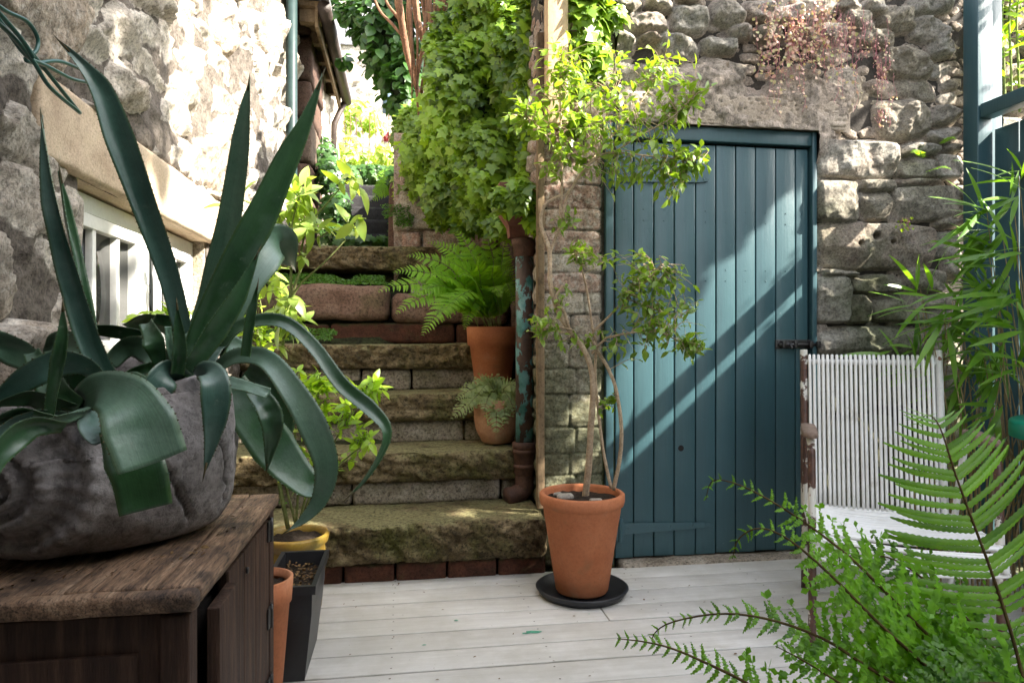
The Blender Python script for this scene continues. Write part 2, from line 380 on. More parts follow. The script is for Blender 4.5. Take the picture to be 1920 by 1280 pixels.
def back_h(U, Z):
    H, hn, vv = stones_h(U, Z, SR, -.045)
    q = np.stack([U * 5, Z * 5, U * 0], -1); f = fbm(q, 6, 3); f2 = fbm(q * 5, 4, 8)
    # smeared mortar render between the lintel and the loose stones, and right of the lintel
    mx = sstep(.98, 1.1, U) * (1 - sstep(2.0 + (f - .5) * .5, 2.12 + (f - .5) * .5, U)) * sstep(1.75, 1.9, Z) * (1 - sstep(2.16 + (f - .5) * .35, 2.26 + (f - .5) * .35, Z))
    ren = -.045 + mx * (.074 + (f - .5) * .075 + (f2 - .5) * .04)
    m = ren > H; hn = np.where(m, np.maximum(.22, hn * .4), hn); H = np.maximum(H, ren) + (f2 - .5) * .010
    # holes in the big block
    for px, py, rr in ((1655, 440, .016), (1623, 454, .011), (1684, 452, .010)):
        c = onY(px, py, 2.9); d = np.hypot(U - c[0], Z - c[2]); k = np.exp(-(d / rr) ** 4); H -= k * .09; hn = hn * (1 - k)
    return H, hn, vv
wall = thing('stone_wall', (2.2, 3.0, 0), 'tall dry rubble stone wall around and above the teal door', 'wall')
mb = MB(); grid_wall(mb, np.arange(.93, 2.9, .0062), np.arange(-.02, 2.75, .0062), back_h, lambda U, Z, h: np.stack([U, 2.95 - h, Z], -1),
    lambda u, z: ((u < DX1) & (z < DZ1)) )
mb.build('stone_facing', M['backwall'], wall)
def auto_h(su, sz, seed, amp, base, rnd=.25):
    def f(U, Z):
        q = np.stack([U * 4, Z * 4, U * 0], -1)
        u2 = U / su + (fbm(q, 3, seed) - .5) * .7; z2 = Z / sz + (fbm(q + 31, 3, seed) - .5) * .7
        f1, f2, r, cx, cy = voro(u2, z2, seed)
        e = sstep(.02, .30, f2 - f1); n = fbm(np.stack([U * 14, Z * 14, r * 9], -1), 5, seed)
        return base + e * amp * (.5 + r * .8 + (n - .5) * 1.2) , e * (.6 + .4 * r), np.clip(r + (n - .5) * .3, 0, 1)
    return f
mb = MB(); grid_wall(mb, np.arange(2.88, 5.2, .014), np.arange(-.02, 3.0, .014), auto_h(.26, .15, 4, .07, -.04), lambda U, Z, h: np.stack([U, 2.96 - h, Z], -1))
mb.build('stone_facing', M['backwall'], wall)
mb = MB(); box(mb, DX1 + .002, 5.2, 3.04, 3.4, -.1, 2.74); box(mb, .6, DX1, 3.04, 3.4, DZ1 + .01, 2.74); box(mb, .62, .9, 3.04, 3.4, -.1, DZ1)
box(mb, DX1 + .03, 5.2, 2.99, 3.035, -.1, 2.74); box(mb, DX0, DX1 + .025, 2.99, 3.035, DZ1 + .03, 2.74)
mb.build('wall_core', M['mortardark'], wall)
# lintel stone with pick marks
def lint_h(U, Z):
    q = np.stack([U * 8, Z * 8, U * 0], -1); f = fbm(q, 5, 2)
    x0, z0 = onY(1175, 185, 2.9)[0], DZ1 + .012; x1 = onY(1598, 185, 2.9)[0]; z1 = z0 + .135
    eu = np.minimum(U - x0, x1 - U) + (f - .5) * .05; ez = np.minimum((Z - z0) * 2, z1 - Z + (f - .5) * .03)
    k = sstep(0, .02, np.minimum(eu, ez)); pits = 0
    f1, f2, r, _, _ = voro((U + Z * .5) / .035, (Z - U * .3) / .022, 3)
    pits = sstep(.42, .12, f1) * (r > .35)
    return -.02 + k * (.030 + (f - .5) * .020) - pits * .007 * k, k, np.clip(f - pits * .3, 0, 1)
mb = MB(); x0 = onY(1168, 185, 2.9)[0]; x1 = onY(1608, 185, 2.9)[0]
grid_wall(mb, np.arange(x0, x1, .005), np.arange(DZ1 + .004, DZ1 + .16, .005), lint_h, lambda U, Z, h: np.stack([U, 2.932 - h, Z], -1))
box(mb, x0 + .02, x1 - .04, 2.930, 3.03, DZ1 + .006, DZ1 + .13, .006)
mb.build('lintel', M['lintel'], wall)

# pier of brick and stone left of the door
PR = []
rows = [(240, 268), (272, 300), (304, 342), (346, 388), (392, 428), (432, 472), (476, 508), (512, 546), (550, 588), (592, 640)]
for k, (a, b_) in enumerate(rows):
    xs = [(1022, 1128)] if k in (3, 4, 5, 7) else ([(1022, 1070), (1074, 1128)] if k % 2 else [(1022, 1096), (1100, 1128)])
    for xa, xb in xs: PR.append((xa, a, xb, b_, (.1, .2, .35, .1, .45, .3, .9, .35, .95, .7)[k]))
for k, (a, b_) in enumerate([(644, 690), (694, 738), (742, 800), (804, 850), (854, 890), (894, 950), (954, 1000), (1004, 1060)]):
    xm = 1074 + (k % 2) * 14 - 7; PR.append((1022, a, xm, b_, .9)); PR.append((xm + 4, a, 1130, b_, .8 + .2 * (k % 2)))
PS = []
for a, t_, c, d, r in PR:
    y = (t_ + d) / 2; PS.append((onY(a, y, 2.95)[0], onY(c, y, 2.95)[0], onY(1075, d, 2.95)[2], onY(1075, t_, 2.95)[2], r, .7))
mb = MB(); grid_wall(mb, np.arange(.6, .935, .006), np.arange(-.02, 2.75, .006), lambda U, Z: (lambda a: (a[0] + (fbm(np.stack([U * 40, Z * 40, U * 0], -1), 4, 2) - .5) * .014, a[1], a[2]))(stones_h(U, Z, PS + [(.6, .93, 1.99 + .13 * k, 2.11 + .13 * k, .5 + .1 * k, .8) for k in range(6)], -.006, .010, .016, 5, True)), lambda U, Z, h: np.stack([U, 2.975 - h, Z], -1))
pier = thing('door_pier', (.76, 2.98, 0), 'narrow pier of worn brick and stone between drainpipe and teal door', 'wall')
mb.build('brick_face', M['brick'], pier)
mb = MB(); grid_wall(mb, np.arange(2.98, 3.4, .01), np.arange(-.02, 2.75, .01), auto_h(.2, .08, 9, .02, -.005), lambda U, Z, h: np.stack([.605 - h, U, Z], -1))
mb.build('side_face', M['brick'], pier)

# =============== left house wall
WY0, WY1, WZ0, WZ1 = 2.05, 3.28, .90, 1.447
house = thing('cottage', (-1.0, 3.2, 0), 'rough limewashed stone cottage wall with a white window on the left', 'house')
def left_h(U, Z):
    q = np.stack([U * 3, Z * 3, U * 0], -1)
    f = fbm(q, 4, 21); g = fbm(q * 3.3, 4, 22); hh = fbm(q * 11, 4, 23)
    u2 = U / .30 + (f - .5) * 1.4 + Z * .35; z2 = Z / .17 + (g - .5) * .9
    f1, f2, r, cx, cy = voro(u2, z2, 13, .95)
    r2 = (r * 7.31) % 1; r3 = (r * 13.7) % 1
    stone = -.035 + r * .10 + (z2 - cy) * (.03 + .05 * r2) + (u2 - cx) * (r3 - .5) * .09 - sstep(.16, .0, f2 - f1) * .05 + (hh - .5) * .022 + (g - .5) * .022
    mort = (f - .5) * .06 + (g - .5) * .028 + (hh - .5) * .024 + .004
    h = np.maximum(mort, stone) + (f - .5) * .02
    ho = sstep(-.002, .006, stone - mort) * (.6 + .4 * r); ho = np.where(np.abs(stone - mort) < .004, ho * .6, ho)
    # flat margin where the lintel sits
    k = sstep(.0, .05, Z - 1.44) * sstep(0, .05, 1.68 - Z) * sstep(1.76, 1.82, U) * sstep(3.66, 3.6, U); h = h * (1 - k) - .02 * k
    k2 = sstep(.12, .02, np.maximum(np.maximum(WY0 - U, U - WY1), np.maximum(WZ0 - Z, Z - WZ1))); h = np.where(k2 > 0, h * (1 - k2 * .8), h)
    return h, ho, np.clip(r * .8 + (g - .3) * .5, 0, 1)
mb = MB(); grid_wall(mb, np.arange(.9, 5.62, .0105), np.arange(-.05, 4.0, .0105), left_h, lambda U, Z, h: np.stack([-.9 + h, U, Z], -1), lambda u, z: (u > WY0) & (u < WY1) & (z > WZ0) & (z < WZ1))
mb.build('rubble_face', M['leftwall'], house)
mb = MB(); grid_wall(mb, np.arange(-2.5, .92, .05), np.arange(-.05, 4.3, .05), left_h, lambda U, Z, h: np.stack([-.9 + h, U, Z], -1))
grid_wall(mb, np.arange(.88, 5.62, .05), np.arange(3.97, 4.3, .05), left_h, lambda U, Z, h: np.stack([-.9 + h, U, Z], -1)); mb.build('rubble_face', M['leftwall'], house)
mb = MB(); box(mb, -1.5, -1.02, -2.5, WY0 - .02, -.1, 4.25); box(mb, -1.5, -1.02, WY1 + .02, 5.6, -.1, 4.25); box(mb, -1.5, -1.02, WY0 - .02, WY1 + .02, -.1, WZ0 - .02); box(mb, -1.5, -1.02, WY0 - .02, WY1 + .02, WZ1 + .02, 4.25)
box(mb, -2.6, -2.5, WY0 - 1, WY1 + 1, 0, 2.4)
mb.build('wall_core', M['mortardark'], house)
mb = MB()   # reveals
box(mb, -1.02, -.905, WY0 - .06, WY0 + .004, WZ0 - .06, WZ1 + .02); mb.build('window_reveal', M['riser'], house); mb = MB(); box(mb, -1.02, -.905, WY1 - .004, WY1 + .06, WZ0 - .06, WZ1 + .02)
mb.build('window_reveal', M['riser'], house)
mb = MB(); box(mb, -1.02, -.86, WY0 - .05, WY1 + .05, WZ0 - .06, WZ0 + .004, .01); mb.build('window_sill', M['sand'], house)
import bmesh
def slab(mb, x0, x1, y0, y1, z0, z1, res=.02, amp=.008, fr=12, seed=0, rnd=.02, sag=0, v=.5, tool=0, wav=0):
    # stone block: gridded box, edges rounded, faces roughened
    nx, ny, nz = [max(2, int(round((b - a) / res))) for a, b in ((x0, x1), (y0, y1), (z0, z1))]
    pts = {}; Vl = []; Fs = []
    def vid(i, j, k):
        if (i, j, k) not in pts: pts[(i, j, k)] = len(Vl); Vl.append((i / nx, j / ny, k / nz))
        return pts[(i, j, k)]
    for i in range(nx):
        for j in range(ny):
            Fs.append([vid(i, j, nz), vid(i + 1, j, nz), vid(i + 1, j + 1, nz), vid(i, j + 1, nz)]); Fs.append([vid(i, j, 0), vid(i, j + 1, 0), vid(i + 1, j + 1, 0), vid(i + 1, j, 0)])
    for i in range(nx):
        for k in range(nz):
            Fs.append([vid(i, 0, k), vid(i + 1, 0, k), vid(i + 1, 0, k + 1), vid(i, 0, k + 1)]); Fs.append([vid(i, ny, k), vid(i, ny, k + 1), vid(i + 1, ny, k + 1), vid(i + 1, ny, k)])
    for j in range(ny):
        for k in range(nz):
            Fs.append([vid(0, j, k), vid(0, j, k + 1), vid(0, j + 1, k + 1), vid(0, j + 1, k)]); Fs.append([vid(nx, j, k), vid(nx, j + 1, k), vid(nx, j + 1, k + 1), vid(nx, j, k + 1)])
    P = np.array(Vl, float); L = np.array([x1 - x0, y1 - y0, z1 - z0]); C = np.array([(x0 + x1) / 2, (y0 + y1) / 2, (z0 + z1) / 2])
    Q = (P - .5) * L; inner = np.clip(Q, -(L / 2 - rnd), L / 2 - rnd); d = Q - inner; dn = np.linalg.norm(d, axis=1, keepdims=True)
    nr = d / (dn + 1e-9); Q = inner + nr * np.minimum(dn, rnd) if rnd > 0 else Q
    Wd = Q + C
    f = fbm(Wd * fr + seed * 9.1, 5, seed) - .5; f0 = fbm(Wd * 2.5 + seed * 3.3, 3, seed + 3) - .5
    Wd = Wd + nr * (f * amp * 2 + f0 * amp * 1.5)[:, None]
    if tool:
        t = fbm(np.stack([Wd[:, 0] * 30 + Wd[:, 2] * 24, Wd[:, 2] * 26 - Wd[:, 0] * 10, Wd[:, 1] * 5], -1), 3, seed + 8, .6) - .5
        Wd[:, 1] -= np.where(nr[:, 1] < -.3, t * tool * 2, 0); 
    if sag: u = (Wd[:, 0] - C[0]) / (L[0] / 2); Wd[:, 2] -= np.clip(1 - u * u, 0, 1) * sag * (P[:, 2])
    if wav: Wd[:, 2] += wav * (fbm(np.stack([Wd[:, 0] * 2.2, 0 * Wd[:, 0], 0 * Wd[:, 0] + seed], -1), 2, seed) - .5) * 2
    mb.add(Wd, Fs, v)
mb = MB(); slab(mb, -1.02, -.868, 1.80, 3.62, 1.452, 1.66, .014, .006, 14, 3, .012); mb.build('window_lintel', M['sand'], house)
# window
M['whitepaint'] = rough_mat('white_gloss_paint', [(.3, (.82, .82, .79)), (.7, (.90, .90, .87))], 6, rough=.35, bs=.08, bscale=40, spec=.5, second=(18, .7, .8, (.55, .53, .48)))
m, nt, b, out = new_mat('window_glass'); b.inputs['Base Color'].default_value = (.012, .014, .014, 1); b.inputs['Roughness'].default_value = .08; b.inputs['Specular IOR Level'].default_value = .35; M['glass'] = m
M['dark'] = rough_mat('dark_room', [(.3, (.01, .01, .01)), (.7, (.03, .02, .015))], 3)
M['curtain'] = rough_mat('brown_board', [(.3, (.12, .04, .02)), (.7, (.22, .09, .05))], 5)
win = MB(); X0, X1 = -1.005, -.955
def fr(mb, y0, y1, z0, z1, t, xa, xb):
    box(mb, xa, xb, y0, y0 + t, z0, z1, .003); box(mb, xa, xb, y1 - t, y1, z0, z1, .003); box(mb, xa, xb, y0 + t, y1 - t, z1 - t, z1, .003); box(mb, xa, xb, y0 + t, y1 - t, z0, z0 + t, .003)
fr(win, WY0 + .005, WY1 - .005, WZ0 + .005, WZ1 - .003, .055, X0, X1)
wf = win.build('window_frame', M['whitepaint'], house)
ym = (WY0 + WY1) / 2
for a, c in ((WY0 + .062, ym - .02), (ym + .02, WY1 - .062)):
    s = MB(); fr(s, a, c, WZ0 + .062, WZ1 - .06, .042, X0 + .012, X1 + .006)
    for k in (1, 2): y = a + (c - a) * k / 3; box(s, X0 + .02, X1, y - .012, y + .012, WZ0 + .1, WZ1 - .1, .003)
    s_ = s.build('sash', M['whitepaint'], wf)
    g = MB(); box(g, X0 + .024, X0 + .028, a + .03, c - .03, WZ0 + .09, WZ1 - .09, 0); g.build('pane', M['glass'], wf)
s = MB(); box(s, X0 + .002, X1 + .003, ym - .019, ym + .019, WZ0 + .06, WZ1 - .058, .003); s.build('mullion', M['whitepaint'], wf)
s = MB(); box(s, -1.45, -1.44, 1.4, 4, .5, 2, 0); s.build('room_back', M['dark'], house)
s = MB(); box(s, -1.12, -1.10, 2.15, 2.5, .9, 1.5, .002); s.build('indoor_shutter', M['curtain'], house)

# green pipe at the far end of the cottage
M['gutter'] = rough_mat('dark_gutter', [(.3, (.03, .022, .018)), (.7, (.07, .05, .04))], 8, rough=.5)
M['greenpipe'] = rough_mat('painted_green_pipe', [(.3, (.012, .026, .026)), (.7, (.025, .05, .048))], 8, rough=.45, bs=.1)
mb = MB(); p = onX(536, 200, -.86); tube(mb, [(-.82, p[1], -.02), (-.82, p[1], 2.2), (-.82, p[1], 4.2)], .04, 14)
for z in (1.2, 2.4, 3.6): tube(mb, [(-.82, p[1], z), (-.82, p[1], z + .06)], .05, 14)
tag(mb.build('drainpipe', M['greenpipe']), 'slim dark green drainpipe at the far end of the cottage wall', 'drainpipe')

# dark neighbour: stone quoins, eaves and gutter
nb = thing('outbuilding', (-1.2, 7, 1.2), 'dark stone outbuilding with quoins and timber eaves beside the upper steps', 'building')
mb = MB(); zz = 1.0; k = 0
while zz < 4.6:
    hgt = .26 + .12 * random.random(); dx = .02 * random.random()
    slab(mb, -1.3, -.77 + dx, 5.66 + dx, 6.5, zz, zz + hgt - .012, .04, .014, 9, k, .03, v=random.random()); zz += hgt; k += 1
mb.build('quoin', M['darkstone'], nb)
mb = MB(); grid_wall(mb, np.arange(6.4, 9.2, .03), np.arange(1.2, 4.2, .03), auto_h(.3, .16, 7, .05, 0), lambda U, Z, h: np.stack([-.80 + h, U, Z], -1))
box(mb, -1.4, -.82, 6.5, 9.2, 1.0, 4.2); mb.build('wall', M['leftwall'], nb)
M['oldwood'] = rough_mat('weathered_timber', [(.3, (.10, .065, .035)), (.6, (.24, .17, .10)), (.8, (.36, .28, .18))], 4, bs=.5, bscale=30, sx=(3, 3, .4))
M['slate'] = rough_mat('slate', [(.3, (.10, .10, .11)), (.7, (.22, .22, .23))], 5, bs=.3)
mb = MB(); box(mb, -.80, -.62, 5.3, 7.1, 3.52, 3.56); box(mb, -.68, -.655, 5.3, 7.1, 3.36, 3.52)
for k in range(5): box(mb, -.80, -.64, 5.35 + k * .38, 5.42 + k * .38, 3.42, 3.52)
mb.build('eaves', M['oldwood'], nb)
mb = MB(); tube(mb, [(-.60, 5.2, 3.47), (-.60, 7.15, 3.45)], .05, 14); mb.build('gutter', M['gutter'], nb)
mb = MB(); tube(mb, [(-.62, 7.1, 3.42), (-.72, 7.1, 3.2), (-.74, 7.1, 2.6)], .03, 10); mb.build('downspout', M['gutter'], nb)
mb = MB(); mb.add([(-1.4, 5.1, 4.1), (-.56, 5.1, 3.5), (-.56, 7.2, 3.5), (-1.4, 7.2, 4.1), (-1.4, 5.1, 4.14), (-.56, 5.1, 3.54), (-.56, 7.2, 3.54), (-1.4, 7.2, 4.14)], [[0, 1, 2, 3], [4, 7, 6, 5], [0, 4, 5, 1], [1, 5, 6, 2], [2, 6, 7, 3]]); mb.build('roof', M['slate'], nb, False)

# far house
fh = thing('stone_house', (0, 13.2, 3.8), 'sunlit pale stone house with slate roof beyond the top of the steps', 'house')
mb = MB(); wx0, wx1, wz0, wz1 = onY(714, 190, 12.7)[0], onY(752, 190, 12.7)[0], onY(730, 216, 12.7)[2], onY(730, 140, 12.7)[2]
grid_wall(mb, np.arange(-4, 4, .045), np.arange(2.5, 6.4, .045), auto_h(.42, .2, 17, .05, 0), lambda U, Z, h: np.stack([U, 12.7 - h, Z], -1), lambda u, z: (u > wx0) & (u < wx1) & (z > wz0) & (z < wz1))
mb.build('wall', M['leftwall'], fh)
mb = MB(); box(mb, wx0 - .04, wx1 + .04, 12.76, 12.9, wz0 - .04, wz1 + .04); wq = mb.build('window', M['whitepaint'], fh)
M['paleglass'] = rough_mat('sky_painted_glass', [(.3, (.16, .24, .30)), (.7, (.22, .30, .36))], 2, rough=.1, spec=.8, bs=0)  # pale blue sky reflection painted into the pane colour
mb = MB(); box(mb, wx0 + .04, wx1 - .03, 12.73, 12.755, wz0 + .04, wz1 - .04, 0); mb.build('pane', M['paleglass'], wq)
mb = MB()
for k in range(9):
    z = 6.38 + k * .2; y = 12.62 + k * .26
    mb.add([(-4.2, y, z), (4.2, y, z), (4.2, y + .30, z + .235), (-4.2, y + .30, z + .235), (-4.2, y, z - .03), (4.2, y, z - .03)], [[0, 1, 2, 3], [4, 5, 1, 0]])
mb.build('roof', M['slate'], fh, False)
mb = MB(); box(mb, -1.7, -1.0, 14.4, 15, 7.6, 9.4, .01); mb.build('chimney', M['leftwall'], fh)

# ground, bank
mb = MB(); g = 300; mb.add([(-g, -g, -.14), (g, -g, -.14), (g, g, -.14), (-g, g, -.14)], [[0, 1, 2, 3]]); tag(mb.build('ground', M['grass']), kind='structure')
def bankh(X, Y):
    st = np.interp(Y, [3.0, 4.6, 5.5, 5.62, 7.3, 12], [0, 1.5, 1.56, 1.62, 2.55, 4.0]); rt = np.interp(Y, [3.0, 3.35, 3.5, 4.4, 4.5, 6, 12], [.0, .0, 0, 0, 2.1, 2.8, 4.1])
    r2 = np.interp(Y, [3.3, 3.5, 5, 12], [.0, 2.2, 2.5, 4.1])
    k = sstep(-.12, .2, X); k2 = sstep(.66, .72, X)
    h = st * (1 - k) + rt * k; return h * (1 - k2) + r2 * k2
mb = MB(); us = np.arange(-6, 8, .08); ys = np.arange(3.3, 14, .08); U, Y = np.meshgrid(us, ys); Zb = bankh(U.ravel(), Y.ravel()); Zb = Zb + (fbm(np.stack([U.ravel() * 2, Y.ravel() * 2, Zb * 0], -1), 3, 4) - .5) * .12 - .06
nu = len(us); i = (np.arange(len(ys) - 1)[:, None] * nu + np.arange(nu - 1)[None]).ravel(); mb.add(np.stack([U.ravel(), Y.ravel(), Zb], -1), np.stack([i, i + 1, i + nu + 1, i + nu], -1))
tag(mb.build('hillside', M['bank']), kind='structure')

# =============== deck
m, nt, b, out = new_mat('painted_decking'); v = coord(nt, (1, 14, 1)); n1 = noise(nt, v, 3, 8, .6)
c = ramp(nt, n1, [(.25, (.60, .575, .54)), (.7, (.76, .735, .70))]); c = mix(nt, ramp(nt, noise(nt, coord(nt), 2.3, 7, .7), [(.40, .6), (.60, 0)]), c, (.47, .44, .38)); c = mix(nt, ramp(nt, attr(nt, 'v'), [(0, .18), (1, 0)]), c, (.36, .33, .28))
c = mix(nt, ramp(nt, noise(nt, coord(nt, (.5, 3, 1)), 5, 8, .75), [(.58, 0), (.72, .45)]), c, (.33, .31, .22)); c = mix(nt, ramp(nt, attr(nt, 'h'), [(.1, .8), (.3, 0)]), c, (.10, .08, .06)); sp = noise(nt, coord(nt), 60, 3); c = mix(nt, ramp(nt, sp, [(.74, 0), (.78, .6)]), c, (.2, .17, .12))
nt.links.new(c, b.inputs['Base Color']); b.inputs['Roughness'].default_value = .62; b.inputs['Specular IOR Level'].default_value = .3; bump(nt, b, noise(nt, coord(nt, (.6, 30, 1)), 6, 6, .6), .35, .004); M['deck'] = m
deck = thing('timber_deck', (.8, 1.5, 0), 'off-white painted timber deck of wide boards', 'deck')
y = 2.92; k = 0
while y > -1.0:
    mb = MB(); w_ = .139; 
    for xa, xb in (((-.89, .72), (.724, 2.62)) if k % 5 == 3 else ((-.89, 2.62),)):
        y1b = y; y0b = y - w_ + (.0085 if k % 2 else .0055)
        if k == 0 and xb > 2: y1b = 2.915
        box(mb, xa, xb, y0b, y1b, -.028 , .0 - .0012 * random.random(), .0035, v=random.random())
    if k % 2 == 0: # groove between paired boards
        pass
    for xs_ in (-.55, -.05, .45, .95, 1.45, 1.95, 2.45):
        for yy in (y0b + .028, y1b - .028):
            a_ = np.linspace(0, 2 * math.pi, 9, endpoint=False); xq = xs_ + .006 * random.random(); mb.add(np.vstack([[(xq, yy, .0004)], np.stack([xq + .0035 * np.cos(a_), yy + .0035 * np.sin(a_), 0 * a_ + .0004], -1)]), [[0, 1 + q, 1 + (q + 1) % 9] for q in range(9)], .5, 0.0)
    mb.build('board', M['deck'], deck); y -= w_; k += 1
M['greenpaint'] = rough_mat('green_paint_spatter', [(.3, (.08, .35, .22)), (.7, (.12, .45, .30))], 20, rough=.4)
mb = MB(); box(mb, -.89, 2.62, -1, 2.9, -.07, -.031, 0); mb.build('gap_shade_sheet', M['dark'], deck)  # near-black sheet stands in for shade in the board gaps
for px, py, s in ((1000, 1184, .016), (985, 1186, .008), (1012, 1183, .006), (855, 1162, .006), (795, 1208, .005), (1105, 1150, .003)):
    mb = MB()
    c = onZ(px, py, .0015); n_ = 11; a = np.linspace(0, 2 * math.pi, n_, endpoint=False); r = s * (.5 + R_.rand(n_) * .9)
    mb.add(np.vstack([[c], np.stack([c[0] + r * 1.6 * np.cos(a), c[1] + r * .7 * np.sin(a), c[2] + 0 * a], -1)]), [[0, 1 + q, 1 + (q + 1) % n_] for q in range(n_)])
    mb.build('paint_spatter', M['greenpaint'], deck)
mb = MB(); tmv = R_.rand(190)   # fallen bits
P = np.stack([-.3 + 2.4 * R_.rand(190), 1.5 + 1.39 * R_.rand(190) ** .4, np.full(190, .002)], -1); D = norm(np.stack([R_.randn(190), R_.randn(190), R_.rand(190) * .1], -1))
scatter(mb, lf_simple(.5, .1, .2, 3), P, D, np.tile([0, 0, 1.0], (190, 1)), .003 + .014 * tmv ** 4, tmv)
M['litter'] = rough_mat('dry_leaf_litter', [(.3, (.10, .05, .02)), (.7, (.25, .16, .07))], 20)
tag(mb.build('leaf_litter', M['litter']), kind='stuff')

# =============== staircase
st = thing('stone_staircase', (-.15, 2.9, 0), 'worn mossy sandstone garden steps rising behind the white deck', 'steps')
tops = [.25, .49, .74, .995, 1.31, 1.61]; fy = [2.86, 3.20, 3.53, 3.86, 4.12, 4.36]; th = [.175, .145, .15, .15, .20, .16]
XR = [.60, .60, .60, .60, .60, .60]
for k in range(6):
    mb = MB(); mt = M['stepred'] if k == 4 else M['step']
    if k == 4:
        slab(mb, -.92, -.10, fy[k], fy[k] + .33, tops[k] - th[k], tops[k] + .01, .018, .014, 10, 41, .05, wav=.035, v=.4)
        slab(mb, -.09, .62, fy[k] + .02, fy[k] + .33, tops[k] - th[k] - .01, tops[k] - .03, .018, .014, 10, 43, .05, wav=.02, v=.6)
    else:
        slab(mb, -.92, XR[k], fy[k], fy[k] + .42, tops[k] - th[k], tops[k], .0095, .008, 11, k + 1, .030, sag=.012, tool=.034)
    mb.build('step', mt, st)
for k in range(1, 5):
    z1 = tops[k] - th[k] - .002; z0 = tops[k - 1] - .012; y0 = fy[k] + .045; xs = [-.9, -.45 + .2 * (k % 2), .30 + .15 * (k % 2) - .42 * (k == 3), .58]
    for a, c in zip(xs[:-1], xs[1:]):
        mb = MB(); slab(mb, a + .004, c - .004, y0 + .015 * random.random(), y0 + .3, z0, z1, .014, .007, 14, k * 7 + int(c * 50), .020, wav=.010); mb.build('riser', M['redbrick'] if k == 4 else M['riser'], st)
x = -.9
while x < .6:
    mb = MB(); slab(mb, x, min(x + .205, .605), 2.90, 3.1, -.03, .072, .014, .004, 18, int(x * 40) + 60, .008); mb.build('riser', M['redbrick'], st); x += .215
mb = MB(); box(mb, -.9, .6, 3.26, 4.8, -.1, .2); box(mb, -.9, .6, 3.6, 4.8, .2, .44); box(mb, -.9, .6, 3.95, 4.9, .44, .70); box(mb, -.9, .6, 4.2, 4.95, .7, 1.0); box(mb, -.9, .6, 4.44, 5.6, 1.0, 1.3); box(mb, -.9, 0.0, 4.7, 5.6, 1.3, 1.575)
mb.build('infill', M['soil'], st)
M['darkstep'] = rough_mat('dark_slate_step', [(.3, (.014, .014, .015)), (.7, (.045, .042, .045))], 9, bs=.5, bscale=40, moss=((.05, .08, .03), .3, 7, .7, .95))
for k in range(6):
    mb = MB(); a = onY(662 - 3 * (5 - k), 400, 5.6 + .28 * k)[0] - .1; c = onY(742 - 3 * k, 400, 5.6 + .28 * k)[0] + .12
    z = 1.75 + .165 * k; y_ = 5.6 + .28 * k; slab(mb, a, c, y_, y_ + .34, z - .165, z, .03, .006, 14, k + 80, .012); mb.build('step', M['darkstep'], st)

# retaining wall behind the ferns
rw = thing('retaining_wall', (.25, 4.5, 1), 'low retaining wall of mossy blocks and brick under the hanging ivy', 'wall')
def rect_px(l, Y): return [(onY(a, (b_ + d) / 2, Y)[0], onY(c, (b_ + d) / 2, Y)[0], onY(a, d, Y)[2], onY(a, b_, Y)[2], r, e) for a, b_, c, d, r, e in l]
mb = MB()
for a, b_, c, d, k in [(748, 358, 828, 428, 0), (738, 385, 772, 430, 0), (752, 434, 790, 470, 1), (792, 432, 868, 470, 2), (830, 375, 875, 428, 1), (870, 434, 935, 475, 1), (792, 474, 880, 520, 1), (884, 480, 960, 545, 1), (938, 430, 1000, 476, 1), (878, 372, 1000, 428, 2), (750, 300, 850, 355, 2), (855, 300, 1000, 368, 2), (880, 548, 1000, 600, 1), (770, 522, 880, 600, 2)]:
    p = onY(a, d, 4.42); q = onY(c, b_, 4.42); slab(mb, p[0], q[0], 4.42 + .02 * random.random(), 4.7, p[2], q[2], .025, .012, 10, a, .02, v=(.9, .1, .5)[k])
mb.build('block', M['brick'], rw)
mb = MB(); box(mb, -.08, .66, 4.48, 4.75, .9, 2.35); mb.build('wall_core', M['brick'], rw); mb = MB(); slab(mb, -.12, -.0, 4.72, 7.4, 1.4, 2.1, .05, .02, 9, 33, .03); mb.build('flank', M['darkstone'], rw); mb = MB(); grid_wall(mb, np.arange(3.38, 4.6, .02), np.arange(-.02, 2.6, .02), auto_h(.22, .12, 19, .03, 0), lambda U, Z, h: np.stack([.665 - h, U, Z], -1)); mb.build('side_face', M['darkstone'], rw)

# =============== timber batten, post
M['newwood'] = rough_mat('sawn_pine', [(.3, (.50, .34, .20)), (.7, (.62, .45, .28))], 5, bs=.2, bscale=30, sx=(4, 4, .5), rough=.7)
mb = MB(); a = onY(1003, 600, 2.93); box(mb, .566, .597, 2.925, 2.965, .27, 2.35, .004); 
tag(mb.build('batten', M['oldwood']), 'weathered upright timber batten beside the peeling drainpipe', 'timber')
mb = MB(); Mr = Matrix.Translation((0, 0, 0)); p0 = onY(1024, 235, 2.88); p1 = onY(1062, 235, 2.88)
box(mb, p0[0], p1[0], 2.845, 2.925, p0[2], 3.0, .003); tag(mb.build('timber_post', M['newwood']), 'raw sawn pine post fixed to the top of the brick pier', 'post')

